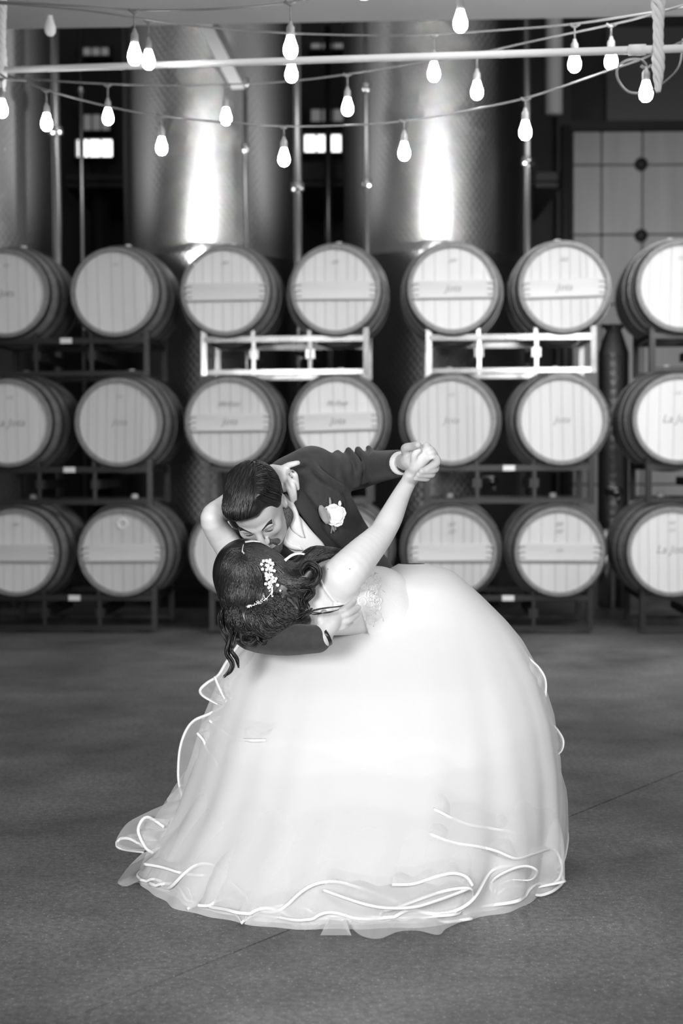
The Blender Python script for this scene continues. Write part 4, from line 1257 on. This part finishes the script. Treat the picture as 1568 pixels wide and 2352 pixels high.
flap([(418, 1800, 4.0), (385, 1832, 4.0), (382, 1845, 4.0), (345, 1862, 3.99), (300, 1885, 3.98), (280, 1905, 3.97), (266, 1932, 3.95), (272, 1946, 3.93), (300, 1952, 3.92), (326, 1952, 3.9)],
     [(475, 1790, 4.0), (462, 1820, 3.99), (455, 1840, 3.98), (445, 1860, 3.97), (432, 1880, 3.95), (422, 1900, 3.93), (412, 1918, 3.92), (402, 1936, 3.9), (400, 1950, 3.88), (400, 1962, 3.86)], n=60, ribbon=False)
flap([(268, 1934, 3.95), (278, 1926, 3.94), (300, 1928, 3.92), (330, 1945, 3.9)], [(300, 1915, 3.95), (320, 1915, 3.94), (345, 1920, 3.92), (370, 1935, 3.9)], n=20)
flap([(266, 1934, 3.95), (268, 1945, 3.94), (285, 1952, 3.93), (330, 1958, 3.9)], [(272, 1930, 3.96), (276, 1940, 3.95), (300, 1948, 3.93), (335, 1950, 3.9)], n=20)
flap([(376, 1900, 3.88), (355, 1885, 3.89), (338, 1877, 3.9), (325, 1885, 3.9), (317, 1905, 3.9), (322, 1925, 3.89), (335, 1948, 3.87), (352, 1960, 3.85)],
     [(410, 1880, 3.9), (400, 1880, 3.9), (390, 1885, 3.9), (385, 1895, 3.9), (385, 1910, 3.9), (390, 1925, 3.89), (395, 1940, 3.87), (400, 1955, 3.85)])
flap([(326, 1960, .10), (300, 1985, .08), (280, 2010, .05), (270, 2028, .02), (290, 2036, .01), (315, 2028, .01), (345, 2035, .01), (372, 2040, .012)],
     [(400, 1935, .16), (385, 1950, .14), (370, 1965, .12), (360, 1985, .1), (365, 2000, .08), (380, 2005, .07), (395, 2008, .06), (415, 2010, .06)], ribbon=False)
flap([(330, 1985, .09), (370, 1992, .09), (410, 2004, .085), (450, 2010, .08), (490, 2010, .08)], [(370, 1950, .14), (400, 1955, .14), (430, 1960, .14), (470, 1965, .14), (510, 1965, .14)], n=30)
# front hem
flap([(340, 2030, .02), (380, 2046, .012), (410, 2036, .02), (430, 2040, .02), (438, 2058, .012), (442, 2080, .01), (430, 2088, .008)],
     [(400, 1990, .08), (420, 2000, .08), (440, 2005, .08), (460, 2010, .07), (470, 2030, .06), (475, 2045, .05), (470, 2060, .04)])
flap([(430, 2088, .008), (460, 2076, .015), (500, 2074, .02), (540, 2100, .015), (556, 2120, .008), (562, 2090, .02), (548, 2070, .04), (520, 2066, .045), (500, 2074, .03)],
     [(470, 2050, .06), (500, 2040, .07), (530, 2040, .08), (555, 2050, .08), (570, 2060, .07), (590, 2060, .08), (580, 2050, .09), (560, 2045, .1), (540, 2040, .1)], n=60)
flap([(556, 2118, .01), (600, 2092, .018), (650, 2080, .03), (690, 2082, .03), (725, 2100, .02), (760, 2104, .02), (820, 2106, .02), (880, 2106, .02), (960, 2095, .03), (1000, 2092, .03), (1060, 2078, .03), (1120, 2052, .04)],
     [(590, 2060, .08), (630, 2050, .09), (670, 2045, .1), (710, 2048, .1), (745, 2055, .1), (790, 2060, .1), (840, 2062, .1), (890, 2060, .1), (950, 2050, .1), (1000, 2045, .1), (1050, 2035, .1), (1100, 2015, .1)], n=110)
flap([(560, 2122, .006), (610, 2124, .006), (640, 2112, .008), (680, 2130, .006), (710, 2134, .006), (742, 2128, .006)],
     [(590, 2090, .03), (630, 2085, .03), (660, 2082, .03), (700, 2090, .03), (730, 2098, .03), (760, 2104, .02)], n=40, ribbon=False)
flap([(735, 2148, .004), (768, 2106, .02), (772, 2106, .02), (802, 2148, .004), (800, 2150, .004), (735, 2150, .004)],
     [(760, 2096, .03), (768, 2096, .03), (772, 2096, .03), (785, 2096, .03), (790, 2100, .03), (760, 2100, .03)], n=40, ribbon=False)
flap([(800, 2125, .006), (830, 2150, .005), (870, 2157, .005), (915, 2140, .006), (960, 2138, .006), (1005, 2148, .005), (1026, 2132, .008), (1075, 2110, .008), (1130, 2082, .01)],
     [(800, 2100, .03), (840, 2104, .03), (880, 2104, .03), (920, 2100, .03), (960, 2094, .03), (1000, 2090, .03), (1030, 2084, .03), (1070, 2072, .03), (1120, 2050, .03)], n=80, ribbon=False)
flap([(740, 2044, .10), (790, 2062, .09), (840, 2078, .08), (890, 2086, .07), (950, 2084, .07), (1000, 2070, .08), (1050, 2052, .09), (1078, 2040, .1)],
     [(760, 1990, .18), (800, 2000, .18), (850, 2010, .17), (900, 2015, .16), (950, 2015, .16), (1000, 2008, .17), (1040, 1998, .18), (1070, 1990, .18)], n=60)
flap([(870, 2108, .02), (878, 2092, .04), (900, 2088, .05), (950, 2070, .07), (1000, 2052, .09), (1040, 2042, .1), (1078, 2040, .1), (1086, 2052, .08), (1080, 2070, .05), (1058, 2092, .03)],
     [(900, 2080, .06), (905, 2070, .07), (925, 2060, .08), (960, 2045, .1), (1000, 2030, .12), (1030, 2020, .13), (1060, 2015, .13), (1075, 2020, .12), (1080, 2035, .1), (1075, 2050, .08)], n=70)
flap([(900, 2032, .11), (950, 2030, .11), (1000, 2014, .12), (1040, 2006, .13), (1070, 2014, .12), (1085, 2035, .1)], [(905, 1990, .18), (950, 1988, .18), (1000, 1975, .18), (1040, 1970, .18), (1070, 1978, .17), (1090, 2000, .15)], n=44)
flap([(1085, 2110, .01), (1020, 2118, .01), (1000, 2105, .015), (985, 2095, .02)], [(1060, 2090, .02), (1030, 2085, .03), (1010, 2080, .03), (990, 2075, .03)], n=20)
flap([(995, 1858, 3.62), (1040, 1880, 3.62), (1080, 1895, 3.63), (1140, 1905, 3.65), (1200, 1915, 3.70), (1232, 1918, 3.76), (1262, 1940, 3.85), (1272, 1952, 3.88)],
     [(1000, 1800, 3.66), (1045, 1820, 3.66), (1090, 1835, 3.68), (1140, 1845, 3.72), (1190, 1855, 3.78), (1225, 1860, 3.85), (1245, 1875, 3.9), (1255, 1890, 3.92)], n=56)
flap([(985, 1915, 3.58), (1040, 1935, 3.58), (1100, 1945, 3.59), (1140, 1955, 3.6), (1185, 1972, 3.62), (1225, 1962, 3.68), (1268, 1950, 3.78), (1285, 1970, 3.82), (1290, 1995, 3.82), (1282, 2020, 3.8), (1262, 2032, 3.78), (1240, 2030, 3.76)],
     [(990, 1870, 3.64), (1045, 1885, 3.64), (1100, 1895, 3.66), (1145, 1905, 3.68), (1185, 1915, 3.7), (1215, 1920, 3.74), (1238, 1930, 3.78), (1248, 1945, 3.8), (1250, 1960, 3.8), (1248, 1978, 3.8), (1240, 1990, 3.78), (1225, 1995, 3.76)], n=80)
flap([(1140, 2055, .03), (1165, 2038, .05), (1200, 2036, .05), (1220, 2050, .02), (1240, 2056, .008), (1270, 2046, .01), (1292, 2026, .012), (1286, 2010, .03), (1270, 1995, .06)],
     [(1140, 2010, .1), (1160, 2005, .11), (1190, 2000, .12), (1210, 2000, .12), (1225, 2000, .12), (1240, 1995, .12), (1250, 1985, .14), (1250, 1975, .16), (1245, 1965, .18)], n=60)
flap([(1130, 2050, .05), (1126, 2035, .07), (1140, 2015, .1), (1180, 1995, .12), (1210, 1990, .13), (1230, 1998, .12), (1232, 2010, .1), (1215, 2022, .08), (1170, 2022, .08), (1140, 2038, .06), (1135, 2052, .04)],
     [(1160, 2030, .07), (1160, 2020, .09), (1165, 2005, .11), (1185, 1990, .14), (1200, 1985, .14), (1210, 1990, .14), (1210, 2000, .12), (1200, 2010, .1), (1175, 2012, .1), (1160, 2020, .09), (1158, 2030, .07)], n=70)
# right side
flap([(1190, 1478, 4.14), (1215, 1512, 4.1), (1238, 1535, 4.08), (1252, 1562, 4.07), (1252, 1600, 4.05), (1248, 1620, 4.04)],
     [(1180, 1485, 4.14), (1200, 1530, 4.1), (1215, 1560, 4.08), (1225, 1585, 4.07), (1232, 1605, 4.06), (1238, 1630, 4.05)], rib=.004)
flap([(1248, 1620, 4.04), (1262, 1655, 4.05), (1282, 1680, 4.06), (1293, 1702, 4.06), (1288, 1725, 4.05), (1270, 1738, 4.04), (1262, 1745, 4.03), (1268, 1770, 4.04), (1264, 1790, 4.03), (1268, 1850, 4.03), (1284, 1882, 4.03), (1270, 1915, 4.0), (1270, 1940, 3.98), (1262, 1950, 3.96)],
     [(1235, 1625, 4.05), (1245, 1660, 4.05), (1250, 1690, 4.05), (1252, 1710, 4.05), (1252, 1730, 4.05), (1252, 1745, 4.05), (1252, 1755, 4.05), (1252, 1775, 4.04), (1252, 1800, 4.03), (1254, 1850, 4.02), (1254, 1885, 4.0), (1252, 1910, 3.98), (1250, 1930, 3.96), (1248, 1945, 3.95)], n=90, rib=.0038)
flap([(1230, 1820, 3.86), (1244, 1840, 3.87), (1254, 1880, 3.88), (1262, 1920, 3.88), (1264, 1945, 3.88)], [(1200, 1810, 3.88), (1215, 1835, 3.88), (1225, 1875, 3.88), (1232, 1915, 3.88), (1235, 1940, 3.88)], n=30)

# straps
drape('strap', [(728, 1300), (731, 1325), (742, 1352), (760, 1377), (772, 1385)], [(731, 1299), (735, 1324), (746, 1349), (765, 1374), (776, 1383)], 16, 4, [BS], .003, M['satin'], .002, bride)
drape('strap_clasp', [(766, 1383), (764, 1392), (763, 1402)], [(778, 1383), (783, 1390), (776, 1404)], 5, 4, [BS], .004, M['satin'], .002, bride)
drape('strap_clasp', [(778, 1384), (790, 1385), (801, 1384)], [(776, 1392), (790, 1391), (801, 1388)], 6, 3, [BS], .006, M['satin'], .002, bride)
# lace relief on the bodice
r_ = random.Random(4); bm = bmesh.new()
for i in range(70):
    x, y = r_.uniform(812, 872), r_.uniform(1320, 1432)
    c, ok = hit([BD], x, y, .001)
    if not ok: continue
    a0 = r_.uniform(0, 6.28)
    pts = [hit([BD], x + (4 + k * 1.3) * math.cos(a0 + k * .55), y + (4 + k * 1.3) * math.sin(a0 + k * .55), .0015)[0] for k in range(9)]
    if max((p - c).length for p in pts) < .05: tube(bm, pts, .0013, 5)
put('lace_motif', bm_mesh('lace_motif', bm, M['ribbon'], True), bride)

# --- hair
hv = Field(*bounds([P(520, 1250, 3.75), P(740, 1250, 4.05), P(540, 1500, 3.8), P(740, 1440, 3.8), bh], .1), .0035)
hv.ell(P(568, 1318, 3.875), (bl, bf, bu), (.086, .092, .098), .03)
hv.ell(P(556, 1322, 3.87), ((1, 0, 0), (0, 1, 0), (0, 0, 1)), (.070, .085, .088), .03)
hv.chain([(P(558, 1385, 3.83), .058), (P(566, 1418, 3.80), .052), (P(620, 1432, 3.79), .045), (P(672, 1430, 3.80), .034), (P(700, 1425, 3.81), .018)], .035)
hv.chain([(P(620, 1325, 3.86), .065), (P(670, 1345, 3.84), .052), (P(700, 1330, 3.82), .036), (P(715, 1312, 3.81), .024)], .035)
hv.chain([(P(640, 1385, 3.83), .05), (P(680, 1385, 3.82), .024)], .03)
hv.chain([(P(692, 1300, 3.87), .026), (P(720, 1276, 3.86), .026), (P(752, 1270, 3.86), .018), (P(780, 1266, 3.87), .008)], .02)
hv.chain([(P(545, 1430, 3.80), .03), (P(545, 1455, 3.80), .018)], .02)
# expose a little forehead where his mouth meets her head
hm_ = hv.mesh('hair', M['hair'], 2)
put('hair', hm_, bride); HV = bvh_of(hm_)
bma = bmesh.new(); bmb = bmesh.new(); r_ = random.Random(31)
def locks(guide, n, spread, rad=.0016, wav=2.0, wn=2.5, off=.003, hi=.16, free=None):
    """strands that follow a guide over the hair mass; free = distance for guides hanging clear of it"""
    G_ = smooth_path([(q[0], q[1]) for q in guide], 26)
    for s_ in range(n):
        o_ = r_.gauss(0, .45); ph = r_.uniform(0, 6.28); a0 = r_.uniform(0, .12); a1 = r_.uniform(.82, 1)
        pts = []; K_ = 24
        for k in range(K_):
            t = a0 + (a1 - a0) * k / (K_ - 1); idx = t * 25; i = min(int(idx), 24); f_ = idx - i
            x = G_[i][0] * (1 - f_) + G_[i + 1][0] * f_; y = G_[i][1] * (1 - f_) + G_[i + 1][1] * f_
            tx = G_[i + 1][0] - G_[i][0]; ty = G_[i + 1][1] - G_[i][1]; ln_ = math.hypot(tx, ty) + 1e-6
            sp = spread * (o_ * (.35 + .65 * math.sin(math.pi * min(1, t * .9 + .1)) ** .6)) + wav * math.sin(t * wn * 6.28 + ph * .35)
            x += -ty / ln_ * sp; y += tx / ln_ * sp
            if free is None:
                p, ok = hit([HV], x, y, off * r_.uniform(.2, 1))
                if not ok: break
            else: p = P(x, y, free + .012 * math.sin(t * wn * 5 + ph))
            pts.append(p)
        if len(pts) < 7: continue
        # drop jumps
        q = [pts[0]]
        for p in pts[1:]:
            if (p - q[-1]).length > .035: break
            q.append(p)
        if len(q) < 6: continue
        rr = [rad * (.5 + .5 * math.sin(math.pi * min(1, (k + 2) / (len(q) + 1)))) for k in range(len(q))]
        tube(bmb if r_.random() < hi else bma, q, rr, 4, cap=False)
for gd, n, sp in (([(556, 1268), (535, 1290), (515, 1325), (506, 1370), (515, 1392)], 60, 14), ([(556, 1268), (545, 1300), (532, 1345), (535, 1388)], 60, 16),
                  ([(558, 1270), (562, 1310), (560, 1350), (558, 1392)], 60, 16), ([(562, 1270), (582, 1305), (592, 1345), (585, 1390)], 60, 16),
                  ([(566, 1268), (600, 1290), (620, 1330), (615, 1375)], 60, 16), ([(556, 1264), (530, 1270), (514, 1300), (502, 1340)], 40, 10),
                  ([(560, 1256), (590, 1258), (620, 1275), (655, 1298), (680, 1325), (700, 1345)], 70, 14), ([(562, 1262), (600, 1275), (640, 1305), (670, 1340), (690, 1360)], 70, 14),
                  ([(600, 1262), (640, 1285), (680, 1300), (700, 1290), (722, 1298), (728, 1320), (715, 1345), (695, 1352)], 70, 8),
                  ([(620, 1300), (650, 1330), (690, 1338), (722, 1330)], 50, 14),
                  ([(690, 1300), (710, 1278), (745, 1260), (785, 1264)], 60, 10), ([(690, 1305), (715, 1290), (750, 1278), (782, 1268)], 40, 8)):
    locks(gd, n, sp, wav=1.2, wn=1)
for gd, n, sp in (([(520, 1390), (515, 1420), (528, 1450), (545, 1470)], 50, 12), ([(545, 1392), (540, 1425), (560, 1455), (590, 1460)], 60, 14), ([(590, 1390), (580, 1420), (600, 1448), (640, 1455), (680, 1440)], 70, 14),
                  ([(620, 1380), (605, 1405), (630, 1435), (670, 1440), (705, 1425)], 70, 14), ([(640, 1360), (640, 1385), (670, 1400), (690, 1420)], 60, 14), ([(660, 1350), (690, 1365), (700, 1385), (690, 1405)], 50, 10),
                  ([(580, 1400), (620, 1395), (650, 1410), (690, 1430)], 50, 16)):
    locks(gd, n, sp, wav=4, wn=1.6, off=.008, hi=.2)
# loose tendrils hanging clear
for gd, n, sp, fd in (([(535, 1440), (528, 1470), (520, 1500), (534, 1525), (528, 1545), (512, 1558)], 26, 6, 3.76), ([(545, 1450), (536, 1475), (530, 1495), (545, 1515), (550, 1535)], 22, 5, 3.76),
                      ([(515, 1395), (508, 1420), (512, 1450), (528, 1480), (518, 1505)], 22, 7, 3.78), ([(560, 1440), (558, 1470), (575, 1478), (590, 1465), (585, 1450)], 30, 7, 3.77),
                      ([(600, 1445), (590, 1465), (600, 1478), (615, 1470)], 26, 6, 3.77), ([(700, 1345), (722, 1338), (732, 1318), (726, 1300), (708, 1294), (695, 1308), (694, 1322)], 40, 9, 3.775),
                      ([(690, 1420), (715, 1405), (750, 1398), (775, 1392), (798, 1386)], 2, 2, 3.70), ([(700, 1400), (725, 1410), (755, 1406), (785, 1395)], 2, 3, 3.70),
                      ([(660, 1350), (690, 1352), (712, 1358), (700, 1380), (712, 1400)], 24, 12, 3.79), ([(640, 1420), (672, 1425), (700, 1412), (718, 1395)], 24, 9, 3.78)):
    locks(gd, n, sp, rad=.0015, wav=2.0, wn=1.2, free=fd, hi=.1)
put('hair_lock', bm_mesh('hair_lock', bma, M['hair'], True), bride)
o = put('hair_lock', bm_mesh('hair_lock', bmb, M['hair_hi'], True), bride); o['label'] = 'lighter wavy strands'
# parting: a thin line of scalp
drape('parting', [(558, 1250), (556, 1260), (555, 1268), (562, 1274), (572, 1280)], [(560, 1250), (558, 1260), (558, 1266), (564, 1272), (573, 1279)], 12, 3, [HV], .002, M['skin2'], .001, bride)
drape('forehead_edge', [(562, 1244), (580, 1240), (598, 1245)], [(563, 1246), (580, 1245), (598, 1246)], 10, 3, [HV, BS], .005, M['skin'], .002, bride)
drape('gown_edge', [(652, 1285), (668, 1273), (684, 1269), (700, 1271)], [(656, 1290), (670, 1279), (685, 1274), (698, 1275)], 12, 3, [HV, BS], .006, M['satin'], .003, bride)
# hair vine: stem with small flowers and leaves
vine = smooth_path([(611, 1292), (618, 1312), (622, 1335), (626, 1352), (618, 1368), (604, 1380), (585, 1388), (563, 1394)], 40)
vp = [hit([HV], q[0], q[1], .007)[0] for q in vine]
bm = bmesh.new(); tube(bm, vp, .0012, 6)
hp_ = put('hair_vine', bm_mesh('hair_vine', bm, M['silver'], True), bride); hp_['label'] = 'silver and pearl hair vine'
r_ = random.Random(8)
def leafmesh(L_, W_):
    vs = [(0, 0, 0), (L_ * .3, W_ * .8, .0008), (L_ * .65, W_, .001), (L_, 0, .002), (L_ * .65, -W_, .001), (L_ * .3, -W_ * .8, .0008), (L_ * .45, 0, -.0012)]
    return mesh('petal', vs, [(0, 1, 6), (1, 2, 6), (2, 3, 6), (3, 4, 6), (4, 5, 6), (5, 0, 6)], M['pearl'])
LM = leafmesh(.0062, .0020); LM2 = leafmesh(.0045, .0013)
def place(me, nm, p, dirv, nrm_):
    x = dirv.normalized(); z = (nrm_ - x * nrm_.dot(x)).normalized(); y = z.cross(x)
    o = bpy.data.objects.new(nm, me); COL.objects.link(o); o.parent = hp_
    o.matrix_basis = Matrix(((x.x, y.x, z.x, p.x), (x.y, y.y, z.y, p.y), (x.z, y.z, z.z, p.z), (0, 0, 0, 1)))
    o.data.materials
    return o
vn = (CAM - vp[10]).normalized(); va = Vector((0, 0, 1)).cross(vn).normalized(); vb = vn.cross(va)
for i in range(80):
    t = r_.random() ** 1.4; k = min(39, int(t * 39)); w_ = .011 * (1 - t) + .002
    p = vp[k] + va * r_.gauss(0, w_ * .8) + vb * r_.gauss(0, w_ * .4) + vn * r_.uniform(0, .004)
    if t < .62:
        a0 = r_.uniform(0, 6.28)
        for m_ in range(5 if t < .5 else 3):
            a = a0 + m_ * 1.257; place(LM if t < .4 else LM2, 'petal', p, va * math.cos(a) + vb * math.sin(a) + vn * .35, vn)
    else:
        for m_ in range(2):
            a = r_.uniform(0, 6.28); place(LM2, 'petal', p, va * math.cos(a) + vb * math.sin(a) + vn * .2, vn)
# two small moles on the upper arm
for q in ((753, 1307), (803, 1307)):
    c, _ = hit([BS], q[0], q[1], .0002)
    bm = bmesh.new(); bmesh.ops.create_uvsphere(bm, u_segments=8, v_segments=6, radius=.0016, matrix=Matrix.Translation(c)); put('mole', bm_mesh('mole', bm, mat('mole', .2), True), bride)
